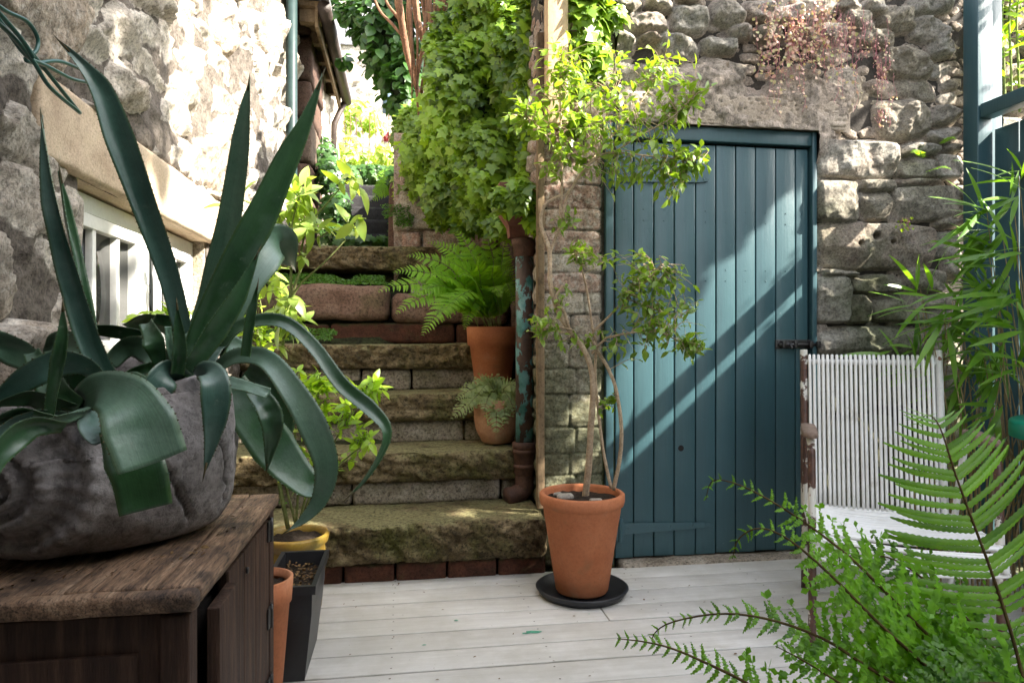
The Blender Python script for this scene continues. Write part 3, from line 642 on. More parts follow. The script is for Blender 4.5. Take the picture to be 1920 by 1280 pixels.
# =============== drainpipe with peeling paint
m, nt, b, out = new_mat('peeling_turquoise_paint'); v = coord(nt)
n1 = noise(nt, coord(nt, (1, 1, .6)), 17, 6, .6, .3); ru = ramp(nt, noise(nt, v, 26, 6), [(.3, (.035, .022, .017)), (.7, (.10, .055, .04))]); pa = ramp(nt, noise(nt, v, 12, 5), [(.35, (.02, .13, .11)), (.52, (.10, .26, .26)), (.7, (.26, .42, .44))])
k = ramp(nt, n1, [(.50, 0), (.52, 1)]); sp = N(nt, 'SeparateXYZ'); nt.links.new(v, sp.inputs[0]); lim = ramp(nt, sp.outputs[2], [(.5, 0), (.56, 1)])
k = math_(nt, 'MULTIPLY', k, lim); nt.links.new(mix(nt, k, ru, pa), b.inputs['Base Color']); b.inputs['Roughness'].default_value = .55; bump(nt, b, math_(nt, 'ADD', k, noise(nt, v, 60, 4)), .5, .004); M['peel'] = m
M['rustiron'] = rough_mat('rusty_iron', [(.3, (.05, .025, .018)), (.7, (.13, .065, .045))], 20, rough=.6, bs=.4)
dp = thing('cast_iron_drainpipe', (.56, 3.2, .25), 'cast iron drainpipe with peeling turquoise paint beside the steps', 'drainpipe')
PX, PY = .555, 3.2
mb = MB(); tube(mb, [(PX, PY, .52), (PX, PY, 1.0), (PX, PY, 1.47)], .042, 24); mb.build('pipe', M['peel'], dp)
mb = MB(); tube(mb, [(PX, PY, .47), (PX, PY, .36), (PX - .005, PY - .005, .30), (PX - .05, PY - .02, .275), (PX - .09, PY - .03, .268)], .045, 20, n=16)
for z in (.48, .41): lathe(mb, [(.044, -.012), (.056, -.01), (.056, .01), (.044, .012)], (PX, PY, z), 24)
lathe(mb, [(.046, .35), (.052, .36), (.052, .47), (.058, .475), (.058, .5), (.045, .505)], (PX, PY, .02), 24)
mb.build('shoe', M['rustiron'], dp)
mb = MB(); lathe(mb, [(.043, 0), (.052, .005), (.052, .05), (.06, .055), (.06, .085), (.046, .09)], (PX, PY, 1.40), 24); mb.build('collar', M['rustiron'], dp)
M['redpaint'] = rough_mat('faded_red_iron', [(.3, (.14, .05, .035)), (.7, (.24, .10, .075))], 10, rough=.7, bs=.3)
mb = MB(); 
hz = [(1.49, .045), (1.54, .05), (1.60, .085), (1.70, .09), (1.71, .10), (1.735, .10)]; V = []
for z, r in hz: V += [(PX - .03 - r, PY - r * .8, z), (PX - .03 + r, PY - r * .8, z), (PX - .03 + r, PY + r * .8, z), (PX - .03 - r, PY + r * .8, z)]
mb.add(V, [[4 * i + j, 4 * i + (j + 1) % 4, 4 * i + 4 + (j + 1) % 4, 4 * i + 4 + j] for i in range(5) for j in range(4)]); mb.build('hopper', M['redpaint'], dp, False)
# =============== door
m, nt, b, out = new_mat('teal_paint'); v = coord(nt); vg = coord(nt, (12, 12, .8))
c = ramp(nt, noise(nt, v, 2.5, 6), [(.3, (.028, .074, .089)), (.7, (.041, .098, .114))]); c = mix(nt, ramp(nt, noise(nt, vg, 6, 6, .7), [(.3, .5), (.6, 0)]), c, (.024, .058, .072)); c = mix(nt, ramp(nt, attr(nt, 'v'), [(0, .3), (1, 0)]), c, (.055, .115, .125)); c = mix(nt, ramp(nt, noise(nt, v, 55, 3), [(.72, 0), (.76, .6)]), c, (.12, .17, .18))
sp = N(nt, 'SeparateXYZ'); nt.links.new(v, sp.inputs[0]); lowd = ramp(nt, math_(nt, 'ADD', math_(nt, 'MULTIPLY', sp.outputs[2], -3.0), noise(nt, v, 8, 6)), [(.35, 0), (.75, .5)]); c = mix(nt, lowd, c, (.022, .035, .035))
nt.links.new(c, b.inputs['Base Color']); b.inputs['Roughness'].default_value = .38; b.inputs['Specular IOR Level'].default_value = .5
n0 = bump(nt, b, noise(nt, vg, 7, 6, .6), .25, .004); bump(nt, b, noise(nt, v, 90, 4), .12, .003, n0); M['teal'] = m
M['blackiron'] = rough_mat('black_iron', [(.3, (.012, .012, .012)), (.7, (.035, .03, .028))], 30, rough=.35, bs=.3, spec=.6)
door = thing('plank_door', (1.41, 2.98, 0), 'teal painted vertical plank door set in the stone wall', 'door')
def XD(px): return onY(px, 600, 2.98)[0]
zt = 1.905; zb = .02
xs = [XD(p) for p in (1152, 1187, 1225, 1263, 1303, 1341, 1378, 1415, 1453, 1490, 1514)]
for a, c in zip(xs[:-1], xs[1:]):
    mb = MB(); box(mb, a + .0022, c - .0022, 2.972 + random.random() * .002, 3.0, zb + random.random() * .006, zt, .0045, v=random.random()); 
    for z_ in (.30, .36, 1.28, 1.33, 1.55, 1.60): box(mb, (a + c) / 2 - .002, (a + c) / 2 + .002, 2.9712, 2.975, z_ - .002, z_ + .002, .0008, v=1)
    mb.build('plank', M['teal'], door)
mb = MB(); box(mb, XD(1133), XD(1148), 2.958, 3.02, .0, DZ1 - .002, .004); box(mb, XD(1517), DX1 + .004, 2.952, 3.02, .0, DZ1 - .002, .004); box(mb, XD(1148) + .002, XD(1517) - .002, 2.954, 3.02, zt + .012, DZ1 - .003, .004)
mb.build('door_frame', M['teal'], door)
def strap(z, x0, x1, h0):
    mb = MB(); n_ = 12; V = []; Fs = []
    xs_ = list(np.linspace(x0, x1, n_)); 
    for yy in (2.9705, 2.9645):
        for x in xs_:
            t = (x - x0) / (x1 - x0); hh = (h0 * (1 - t) + .013 * t) if t < .96 else .006
            V += [(x, yy, z - hh), (x, yy, z + hh * .75)]
    o = n_ * 2
    for i in range(n_ - 1): Fs += [[o + 2 * i, o + 2 * i + 2, o + 2 * i + 3, o + 2 * i + 1], [2 * i + 1, 2 * i + 3, o + 2 * i + 3, o + 2 * i + 1], [2 * i, o + 2 * i, o + 2 * i + 2, 2 * i + 2]]
    Fs += [[o - 2, o - 1, 2 * o - 1, 2 * o - 2], [0, 1, o + 1, o]]
    mb.add(V, Fs)
    for t in (.08, .3, .55, .8, .95): lathe(mb, [(0, 0), (.005, 0), (.005, .0)], (0, 0, 0), 6) if False else box(mb, x0 + (x1 - x0) * t - .004, x0 + (x1 - x0) * t + .004, 2.962, 2.966, z - .004, z + .004, .0015)
    box(mb, x0 - .03, x0 + .004, 2.945, 2.9652, z - .05, z + .045, .003); tube(mb, [(x0 - .012, 2.944, z - .055), (x0 - .012, 2.944, z + .05)], .008, 10)
    mb.build('strap_hinge', M['teal'], door, False)
strap(onY(1240, 333, 2.96)[2], XD(1152) + .0, XD(1326), .024); strap(onY(1240, 987, 2.96)[2], XD(1163), XD(1330), .030)
zb_ = onY(1490, 645, 2.95)[2]; mb = MB(); xa, xb = XD(1451), XD(1531)
box(mb, xa, xb - .03, 2.964, 2.9705, zb_ - .021, zb_ + .021, .002); tube(mb, [(xa + .01, 2.950, zb_ - .002), (xb + .004, 2.950, zb_ - .002)], .0075, 12); 
for x in (xa + .03, xa + .09, xb - .05, xb - .012): box(mb, x - .009, x + .009, 2.938, 2.966, zb_ - .018, zb_ + .014, .003)
tube(mb, [(xa + .06, 2.95, zb_), (xa + .06, 2.93, zb_ - .012), (xa + .06, 2.922, zb_ - .02)], .006, 8)
for x in (xa + .008, xb - .045, xa + .07):
    for s in (-1, 1): box(mb, x - .003, x + .003, 2.961, 2.9655, zb_ + s * .015 - .003, zb_ + s * .015 + .003, .001)
mb.build('bolt', M['blackiron'], door)
mb = MB(); c = onY(1277, 840, 2.97); a = np.linspace(0, 2 * math.pi, 14, endpoint=False); mb.add(np.vstack([[(c[0], 2.9705, c[2])], np.stack([c[0] + .014 * np.cos(a), 2.9712 + 0 * a, c[2] + .014 * np.sin(a)], -1)]), [[0, 1 + (q + 1) % 14, 1 + q] for q in range(14)])
mb.build('knot', M['dark'], door)
mb = MB(); box(mb, DX0 - .01, DX1 + .02, 3.0, 3.02, -.05, DZ1, 0); mb.build('door_backing', M['dark'], door)
mb = MB(); slab(mb, DX0 + .02, DX1 + .3, 2.905, 3.06, -.06, .014, .02, .006, 14, 91, .012); tag(mb.build('threshold', M['riser'], door))

# =============== fence on the right
M['teal2'] = M['teal']
fc = thing('timber_fence', (2.7, 2.0, 0), 'dark teal painted timber fence and gate along the right side', 'fence')
FX = 2.66
def fy_(px, X=FX): return onX(px, 400, X)[1]
ya = fy_(1808, 2.62); yb = 2.60
mb = MB(); box(mb, 2.62, 2.70, 2.80, 2.885, -.03, 3.3, .004); mb.build('post', M['teal'], fc)
pw = MB(); 
mb = MB(); box(mb, 2.70, 2.78, 2.83, 2.87, -.03, 3.3, .004); 
mb.build('post', M['teal'], fc)
mb = MB(); box(mb, 2.63, 2.70, -.8, 2.798, 2.035, 2.10, .004); mb.build('rail', M['teal'], fc)
mb = MB(); box(mb, 2.66, 2.70, -.8, 2.66, 1.735, 1.835, .004); box(mb, 2.66, 2.70, -.8, 2.798, .3, .40, .004); mb.build('rail', M['teal'], fc)
y = 2.66; k = 0
while y > -.8:
    g_ = .012 if k in (0,) else .003
    mb = MB(); box(mb, 2.672 + .028, 2.722, y - .115 + g_, y, .02, 1.985 - .004 * random.random(), .003); mb.build('board', M['teal'], fc); y -= .115; k += 1
mb = MB(); box(mb, 2.705, 2.725, 2.671, 2.795, .02, 1.985, .003); mb.build('board', M['teal'], fc)
# ledge brace on the gate
mb = MB(); 
p0 = onX(1850, 318, 2.655); p1 = onX(1925, 290, 2.655)
mb.build('x', None) if False else None
for px in (1868, 1893, 1912):
    p = onX(px, 318, 2.65); lathe(mb, [(.0, .004), (.006, .003), (.008, 0)], p, 10) if False else tube(mb, [(2.66, p[1], p[2]), (2.652, p[1], p[2])], [.009, .006], 10)
mb.build('bolt_head', M['teal'], fc)
for k_, y in enumerate((1.2, -.3)):
    mb = MB(); box(mb, 2.62, 2.70, y, y + .08, -.03, 3.0, .004); mb.build('post', M['teal'], fc)

# =============== pots
M['terra'] = rough_mat('terracotta', [(.3, (.38, .12, .05)), (.55, (.48, .175, .08)), (.8, (.55, .27, .15))], 4, rough=.75, bs=.15, bscale=50, second=(7, .60, .95, (.50, .30, .20)), spec=.25, grain=.9, moss=((.20, .13, .07), -.1, 5, .62, .8))
M['terraold'] = rough_mat('weathered_terracotta', [(.3, (.32, .15, .08)), (.6, (.46, .25, .14)), (.8, (.52, .36, .23))], 5, rough=.85, bs=.2, bscale=50, second=(9, .55, .75, (.40, .33, .20)))
M['blackplastic'] = rough_mat('black_plastic', [(.3, (.012, .013, .016)), (.7, (.022, .024, .028))], 8, rough=.42, bs=.08, spec=.5, second=(30, .66, .8, (.05, .045, .04)))
def pot(name, c, prof, mat, label, soil_z, soil_r, cat='flowerpot', group=None):
    t = thing(name, c, label, cat, group); mb = MB(); lathe(mb, prof, c, 64, jitter=.01, seed=int(c[0] * 100) % 50); mb.build('body', mat, t)
    mb = MB(); disc(mb, (c[0], c[1], c[2] + soil_z), soil_r); mb.build('soil', M['soil'], t); return t
pc = W(1091, 1102, 2.72); pc[2] = .012
tp = pot('terracotta_pot', pc, [(.02, 0), (.098, 0), (.104, .008), (.155, .335), (.158, .340), (.165, .344), (.169, .36), (.169, .384), (.164, .389), (.152, .389), (.148, .38), (.146, .35)], M['terra'], 'tall plain terracotta pot holding the small tree on the deck', .362, .149, group='terracotta pots')
mb = MB(); lathe(mb, [(0, .004), (.15, .004), (.172, .03), (.178, .032), (.184, .028), (.165, .0), (0, 0)], (pc[0], pc[1], .001), 64)
tag(mb.build('plant_saucer', M['blackplastic']), 'wide black plastic saucer under the tall terracotta pot', 'saucer')
M['pebble'] = rough_mat('grey_pebble', [(.3, (.28, .25, .21)), (.7, (.45, .41, .36))], 14)
for k, (px, py, s) in enumerate(((1060, 931, .026), (1117, 938, .02), (1045, 926, .014))):
    mb = MB(); c = onZ(px, py, .380); slab(mb, c[0] - s * 1.3, c[0] + s * 1.3, c[1] - s * .8, c[1] + s * .8, c[2] - s * .5, c[2] + s * .5, .006, .003, 30, k, s * .5)
    tag(mb.build('pebble', M['pebble']), ('larger grey pebble on the left of the tree pot soil', 'grey pebble in front of the tree trunk on pot soil', 'smallest pebble at the left rim of the tree pot')[k], 'stone', 'pebbles on the tree pot soil')
c2 = W(924, 640, 3.80); c2[2] = .742
pot('terracotta_pot', c2, [(.02, 0), (.093, 0), (.098, .006), (.128, .235), (.140, .240), (.146, .332), (.144, .338), (.132, .338), (.128, .31)], M['terra'], 'large rimmed terracotta pot with green fern on the steps', .315, .128, group='terracotta pots')
c3 = W(932, 790, 3.44); c3[2] = .492
pot('terracotta_pot', c3, [(.02, 0), (.066, 0), (.078, .008), (.108, .07), (.117, .135), (.114, .142), (.118, .146), (.115, .152), (.119, .157), (.116, .163), (.120, .168), (.121, .215), (.117, .219), (.108, .217), (.106, .19)], M['terraold'], 'small round ribbed terracotta pot on the second step', .195, .106, group='terracotta pots')
# yellow glazed pot
M['yglaze'] = rough_mat('ochre_glaze', [(.3, (.13, .12, .02)), (.55, (.33, .21, .035)), (.8, (.38, .16, .04))], 6, rough=.4, bs=.2, second=(14, .55, .75, (.12, .14, .04)), spec=.5)
c4 = W(553, 1000, 2.52); c4[2] = .0
pot('glazed_pot', c4, [(.03, 0), (.085, 0), (.095, .02), (.112, .2), (.108, .235), (.106, .25), (.118, .262), (.124, .285), (.118, .295), (.108, .292), (.104, .27)], M['yglaze'], 'ochre glazed pot holding the leafy bay shrub', .272, .106)
c5 = np.array([-.402, 1.962, 0]); 
pot('terracotta_pot', c5, [(.02, 0), (.055, 0), (.06, .01), (.082, .28), (.088, .285), (.092, .35), (.084, .352), (.08, .33)], M['terra'], 'slim terracotta pot half hidden between cabinet and black trough', .325, .081, group='terracotta pots')
# black trough
t = thing('trough_planter', (-.35, 2.2, 0), 'black plastic trough planter beside the wooden cabinet', 'planter')
x0, x1, y0, y1, hz_ = -.415, -.262, 2.05, 2.40, .290
def ring(z, ins): return [(x0 + ins, y0 + ins, z), (x1 - ins, y0 + ins, z), (x1 - ins, y1 - ins, z), (x0 + ins, y1 - ins, z)]
V = ring(0, .035) + ring(.20, .012) + ring(.262, .010) + ring(.264, .0) + ring(hz_, -.002) + ring(hz_, .012) + ring(.24, .016)
mb = MB(); mb.add(V, [[3, 2, 1, 0]] + [[4 * i + j, 4 * i + (j + 1) % 4, 4 * i + 4 + (j + 1) % 4, 4 * i + 4 + j] for i in range(6) for j in range(4)])
o = mb.build('body', M['blackplastic'], t, False)
mb = MB(); us = np.linspace(x0 + .014, x1 - .014, 16); vs = np.linspace(y0 + .014, y1 - .014, 36); U, Y = np.meshgrid(us, vs); P = np.stack([U.ravel(), Y.ravel(), 0 * U.ravel() + .245], -1); P[:, 2] += (fbm(P * 70, 3) - .5) * .02
i = (np.arange(35)[:, None] * 16 + np.arange(15)[None]).ravel(); mb.add(P, np.stack([i, i + 1, i + 17, i + 16], -1)); mb.build('soil', M['soil'], t)
mb = MB(); n_ = 160; P = np.stack([x0 + .02 + R_.rand(n_) * (x1 - x0 - .04), y0 + .02 + R_.rand(n_) * (y1 - y0 - .04), .25 + .008 * R_.rand(n_)], -1)
scatter(mb, lf_quad(), P, norm(R_.randn(n_, 3) * [1, 1, .3]), norm(R_.randn(n_, 3) * [.4, .4, 1] + [0, 0, 1]), .012, R_.rand(n_)); mb.build('bark_chips', M['litter'], t)

# =============== cabinet
m, nt, b, out = new_mat('dark_stained_timber'); v = coord(nt); vg = coord(nt, (9, 9, .7))
c = ramp(nt, noise(nt, vg, 5, 8, .7), [(.3, (.018, .009, .006)), (.5, (.055, .028, .018)), (.75, (.14, .078, .05))]); nt.links.new(c, b.inputs['Base Color']); b.inputs['Roughness'].default_value = .6; b.inputs['Specular IOR Level'].default_value = .35; bump(nt, b, noise(nt, vg, 9, 8, .7), .8, .010); M['cab'] = m
m, nt, b, out = new_mat('worn_cabinet_top'); v = coord(nt); vg = coord(nt, (9, .8, 9))
c = ramp(nt, noise(nt, vg, 6, 8, .7), [(.3, (.07, .038, .022)), (.5, (.24, .145, .085)), (.72, (.42, .29, .19))]); c = mix(nt, ramp(nt, noise(nt, v, 9, 6), [(.50, 0), (.66, .85)]), c, (.04, .025, .018)); c = grainy(nt, c, vg, 30, .8); nt.links.new(c, b.inputs['Base Color']); b.inputs['Roughness'].default_value = .75; bump(nt, b, noise(nt, vg, 9, 8, .7), .7, .008); M['cabtop'] = m
cb = thing('wooden_cabinet', (-.6, 1.5, 0), 'dark worn wooden cabinet carrying the grey agave planter', 'cabinet')
XC0, XC1, YC0, YC1, ZC = -.865, -.345, 1.165, 1.875, .60
ct = None
for q_, (xa, xb) in enumerate(((XC0 - .01, -.70), (-.698, -.545), (-.543, -.408), (-.406, XC1 + .012))):
    mb = MB(); slab(mb, xa, xb, YC0 + .022, YC1 + .01, ZC - .030, ZC - .0015 * (q_ % 2), .012, .0022, 22, 7 + q_, .005); mb.build('cabinet_top', M['cabtop'], cb)
mb = MB(); slab(mb, XC0 - .01, XC1 + .014, YC0 - .014, YC0 + .020, ZC - .034, ZC + .0005, .008, .0025, 22, 17, .010); mb.build('front_moulding', M['cabtop'], cb)
mb = MB(); n_ = 260; a_ = R_.rand(n_) * 6.28; r_ = .235 + .05 * np.abs(R_.randn(n_)); P = np.stack([-.615 + r_ * np.cos(a_), 1.53 + r_ * np.sin(a_), np.full(n_, ZC + .002)], -1); P = P[(P[:, 0] < XC1) & (P[:, 1] > YC0) & (P[:, 1] < YC1) & (P[:, 0] > XC0)]; n_ = len(P)
scatter(mb, lf_simple(.5, .1, .2, 3), P, norm(R_.randn(n_, 3) * [1, 1, .15]), norm(R_.randn(n_, 3) * .3 + [0, 0, 1]), .004 + .014 * R_.rand(n_) ** 3, R_.rand(n_)); tag(mb.build('planter_debris', M['litter']), 'dry brown crumbs and leaf bits around the planter base', 'debris', kind='stuff')
mb = MB(); box(mb, XC0, XC1 - .03, YC0 + .012, YC0 + .035, .02, ZC - .04, .003); box(mb, XC0, XC1 - .03, YC1 - .03, YC1 - .005, .02, ZC - .04, .003); box(mb, XC0, XC0 + .02, YC0 + .036, YC1 - .031, .02, ZC - .04, .003); box(mb, XC0 + .021, XC1 - .032, YC0 + .036, YC1 - .031, .03, .05, .002)
mb.build('carcass', M['cab'], cb)
mb = MB(); box(mb, XC0 + .03, XC1 - .08, YC0 + .002, YC0 + .0125, .10, ZC - .10, .002); mb.build('end_panel', M['cab'], cb)
for a, c in ((YC0, YC0 + .045), (YC1 - .05, YC1)): mb = MB(); box(mb, XC1 - .045, XC1, a, c, 0, ZC - .04, .004); mb.build('corner_post', M['cab'], cb)
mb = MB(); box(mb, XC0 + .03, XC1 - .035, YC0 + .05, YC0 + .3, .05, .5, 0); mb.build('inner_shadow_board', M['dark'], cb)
ysq = [(YC0 + .12, YC0 + .255, .018), (YC0 + .257, YC0 + .385, .0), (YC0 + .388, YC0 + .50, 0), (YC0 + .503, YC0 + .655, 0)]
for a, c, ex in ysq:
    mb = MB(); box(mb, XC1 - .025 + ex, XC1 - .002 + ex, a, c, .03, ZC - .055 - (.02 if ex else 0), .003); dd = mb.build('door', M['cab'], cb)
for z in (.52, .30, .12):
    mb = MB(); tube(mb, [(XC1 + .004, YC1 - .055, z - .03), (XC1 + .004, YC1 - .055, z + .03)], .005, 10); box(mb, XC1 - .001, XC1 + .003, YC1 - .085, YC1 - .03, z - .026, z + .026, .001); mb.build('hinge', M['blackiron'], cb)
mb = MB(); y = YC0 + .40; tube(mb, [(XC1 - .001, y, .50), (XC1 + .004, y, .50)], .007, 10); mb.build('keyhole_plate', M['blackiron'], cb)

# =============== agave planter: round concrete bowl carved like a fossil shell
m, nt, b, out = new_mat('weathered_concrete'); v = coord(nt)
c = ramp(nt, noise(nt, v, 7, 9, .7), [(.3, (.10, .085, .08)), (.5, (.25, .225, .215)), (.72, (.42, .39, .38))]); c = grainy(nt, c, v, 60, .45); c = mix(nt, ramp(nt, attr(nt, 'h'), [(0, .95), (.6, 0)]), c, (.03, .022, .017)); nt.links.new(c, b.inputs['Base Color']); b.inputs['Roughness'].default_value = .85; bump(nt, b, noise(nt, v, 60, 8, .7), .5, .008); M['conc'] = m
pl = thing('agave_planter', (-.6, 1.53, .6), 'round grey concrete planter carved like a fossil shell on the cabinet', 'planter')
cx, cy = -.615, 1.53; A = 260; prof = [(.02, 0), (.12, 0), (.19, .012), (.225, .045), (.247, .10), (.255, .16), (.250, .22), (.236, .275), (.222, .31), (.214, .325), (.198, .325), (.190, .31), (.185, .27)]
pr = spline([(a, 0, b_) for a, b_ in prof], 150); ang = np.linspace(0, 2 * math.pi, A, endpoint=False)
Rr = pr[:, 0][:, None] * np.ones(A)[None]; Zr = pr[:, 2][:, None] + 0 * Rr; An = ang[None] + 0 * Rr
Pp = np.stack([Rr * np.cos(An), Rr * np.sin(An), Zr], -1).reshape(-1, 3)
outer = (np.arange(150) < 118)[:, None] & np.ones((1, A), bool)
def spiral(ac, zc, sc_):
    da = (An - ac + math.pi) % (2 * math.pi) - math.pi; x = da * .25; z = Zr - zc; r = np.hypot(x, z) / sc_; th_ = np.arctan2(z, x)
    rib = np.cos(th_ * 26 + r * 9) * .5; gr = np.cos(2 * math.pi * (np.log(r + .03) * 1.6) - th_)
    k = sstep(1.15, .9, r); return k, rib, gr, r
hh = (fbm(Pp * 6, 4, 5).reshape(Rr.shape) - .5) * .05; hm = np.ones(Rr.shape)
k, rib, gr, r = spiral(math.radians(-105), .15, .155)
hh += outer * k * (rib * .005 + sstep(-.5, .9, gr) * .020 + (1 - r) * .018)
hm -= outer * k * sstep(-.55, -.9, gr) * .6
for ac, a1, zc, l in ((-40, 25, .12, .2), (-14, -30, .15, .2)):   # cracked sutures
    da = (An - math.radians(ac) + math.pi) % (2 * math.pi) - math.pi
    wob_ = (fbm(np.stack([Zr.ravel() * 60, 0 * Zr.ravel(), 0 * Zr.ravel() + ac], -1), 3, 4).reshape(Rr.shape) - .5) * .12
    line = np.abs(da + (Zr - zc) * (2.6 if a1 > 0 else 1.4) + wob_) ; kk = sstep(.045, .01, line) * sstep(.0, .04, Zr - .03) * sstep(.26, .22, Zr) * outer
    hh -= kk * .010; hm -= kk * .95
Rn = Rr + hh; Zq = Zr + (Zr > .3) * .025 * np.sin(An + .2) + (Zr > .2) * .02 * np.cos(An - .9)
V = np.stack([cx + Rn * np.cos(An), cy + Rn * np.sin(An), .602 + Zq], -1).reshape(-1, 3); i = np.arange(149)[:, None] * A; j = np.arange(A)[None]; kq = (j + 1) % A
mb = MB(); mb.add(V, [np.stack([i + j, i + kq, i + A + kq, i + A + j], -1).reshape(-1, 4)], .5, hm.ravel()); mb.build('bowl', M['conc'], pl)
mb = MB(); disc(mb, (cx, cy, .602 + .285), .195); mb.build('soil', M['soil'], pl)

# =============== chair
m, nt, b, out = new_mat('chipped_white_enamel'); v = coord(nt); k = ramp(nt, noise(nt, v, 7, 7, .6), [(.55, 0), (.57, 1)]); c = mix(nt, k, ramp(nt, noise(nt, v, 50, 5), [(.3, (.045, .022, .016)), (.7, (.12, .055, .035))]), (.66, .63, .56)); c = mix(nt, ramp(nt, noise(nt, v, 90, 2), [(.68, 0), (.72, 1)]), c, (.30, .11, .04))
nt.links.new(c, b.inputs['Base Color']); b.inputs['Roughness'].default_value = .5; bump(nt, b, k, .3, .002); M['enamel'] = m
M['wenamel'] = rough_mat('white_enamel', [(.3, (.66, .64, .60)), (.7, (.76, .75, .72))], 6, rough=.4, second=(26, .70, .74, (.20, .09, .05)), bs=.1)
M['cord'] = rough_mat('white_pvc_cord', [(.25, (.76, .74, .70)), (.6, (.88, .87, .84))], 9, grain=0, rough=.4, bs=.1, second=(14, .6, .8, (.50, .47, .40)), spec=.5)
M['armwood'] = rough_mat('grey_armrest_wood', [(.3, (.15, .10, .075)), (.7, (.30, .22, .17))], 8, sx=(1, 1, 1), bs=.4)
ch = thing('cord_chair', (1.65, 2.15, 0), 'white cord lawn chair with rusty tube frame on the deck', 'chair')
fl = np.array([1.281, 2.007, 0]); bl = np.array([1.60, 2.565, 0]); wv = np.array([.44, -.252, 0]); 
sd = (fl - bl) / np.linalg.norm(fl - bl); wd = wv / np.linalg.norm(wv)
def C(s, u, z): # s: 0 rear .. 1 front, u: 0 left .. 1 right
    return bl + (fl - bl) * s + wv * u + UPV * z
for u in (0, 1):
    mb = MB(); e = -.0 if u == 0 else 0
    if u == 0:
        A_ = [C(1.0, 0, 0), C(.98, 0, .3), C(.93, 0, .60), C(.90, 0, .648), C(.82, 0, .668), C(.6, 0, .67), C(.35, 0, .66)]
    else:
        A_ = [C(1.0, 1, 0), C(.99, 1, .3), C(.95, 1, .60), C(.91, 1, .648), C(.82, 1, .668), C(.6, 1, .67), C(.35, 1, .66)]
    tube(mb, A_, .0125, 12, n=40); mb.build('arm_tube', M['enamel'], ch)
    mb = MB(); tube(mb, [C(.38, u, .655), C(.25, u, .50), C(.10, u, .28), C(.0, u, 0)], .0115, 12, n=14); mb.build('leg', M['enamel'] if u == 0 else M['wenamel'], ch)
    mb = MB(); a = np.linspace(0, 1, 14); hw = .026 * (1 - .35 * np.abs(a * 2 - 1) ** 3); hw[0] = hw[-1] = .010; V = []; 
    for q, t_ in enumerate(a):
        c_ = C(.40 + .52 * t_, u, .692 - .004 * (t_ < .1)); w_ = wd * hw[q]
        V += [c_ - w_ - UPV * .009, c_ + w_ - UPV * .009, c_ + w_ * .9 + UPV * .009, c_ - w_ * .9 + UPV * .009]
    mb.add(V, [[4 * i + j, 4 * i + (j + 1) % 4, 4 * i + 4 + (j + 1) % 4, 4 * i + 4 + j] for i in range(13) for j in range(4)] + [[3, 2, 1, 0], [52, 53, 54, 55]]); mb.build('armrest', M['armwood'], ch)
# back frame
def Bk(t, u): # t 0 bottom (seat rear) .. 1 top
    return C(.14 - .20 * t + .02 * t * t, .94 * u, .33 + .635 * t)
for u, mt in ((0.0, M['enamel']), (1.0, M['wenamel'])):
    mb = MB(); tube(mb, [Bk(0, u), Bk(.5, u), Bk(.92, u), Bk(1.0, u)], .0145, 12, n=20); o = mb.build('back_upright', mt, ch)
mb = MB(); tube(mb, [Bk(.925, 0), Bk(.925, 1)], .011, 12); mb.build('top_rail', M['wenamel'], ch)
mb = MB(); tube(mb, [Bk(.02, 0), Bk(.02, 1)], .011, 12); mb.build('lower_rail', M['wenamel'], ch)
mb = MB(); nc = 27
for k in range(nc):
    u = .045 + .91 * k / (nc - 1) + (random.random() - .5) * .004; u2 = .05 + .90 * k / (nc - 1) + (random.random() - .5) * .007
    tube(mb, [Bk(.945, u) + sd * .002, Bk(.935, u) + sd * .013, Bk(.5, (u + u2) / 2) + sd * (.010 + .006 * random.random()), Bk(.03, u2) + sd * .013], 0.0057, 7, n=12, v=random.random())
    tube(mb, [Bk(.935, u + .008) - sd * .013, Bk(.5, (u + u2) / 2 + .01) - sd * .01, Bk(.03, u2 + .012) - sd * .012], 0.0040, 6, n=8, v=random.random())
for u in (0.015, .99): tube(mb, [Bk(.93, u), Bk(.03, u)], .003, 6)
mb.build('back_cord', M['cord'], ch)
# seat: side rails and cords across
def St(s, u, z=0): return C(.12 + .98 * s, u, .345 + .045 * s - .0 + z)
for u in (0.02, .98):
    mb = MB(); tube(mb, [St(-.02, u), St(.5, u), St(.94, u), St(1.0, u, -.012), St(1.02, u, -.05)], .011, 10, n=16); mb.build('seat_rail', M['wenamel'], ch)
mb = MB(); ns = 34
for k in range(ns):
    s = k / (ns - 1) * .97; sag = -.022 * math.sin(math.pi * min(1, s)) - .004 * random.random()
    tube(mb, [St(s, 0.0, .0), St(s, .02, .013), St(s, .3, .011 + sag), St(s, .6, .011 + sag), St(s, .98, .013), St(s, 1.0, 0)], .0068, 7, n=14, v=random.random())
for k in range(8):   # looser cords over the front edge
    z = .004 - .011 * k; s = 1.0 + .012 * math.sin(k); j_ = random.random() * .01
    tube(mb, [St(s, 0.0, z * .8 + .01), St(s + .015, .05, z * .9 + .006), St(s + .02, .5, z * .9 - .004 - j_), St(s + .015, .95, z * .75 - .002), St(s, 1.0, z * .8 + .01)], .0056, 7, n=14, v=random.random())
for u in (.015, .985):
    for k in range(7): s = .9 + .022 * k; tube(mb, [St(s, u - .03, -.01), St(s, u, .016), St(s, u + .03, -.01)], .0055, 6, n=8)
mb.build('seat_cord', M['cord'], ch)
mb = MB(); tube(mb, [C(.05, 0, .12) , C(.05, 1, .12)], .009, 10); mb.build('stretcher', M['enamel'], ch)

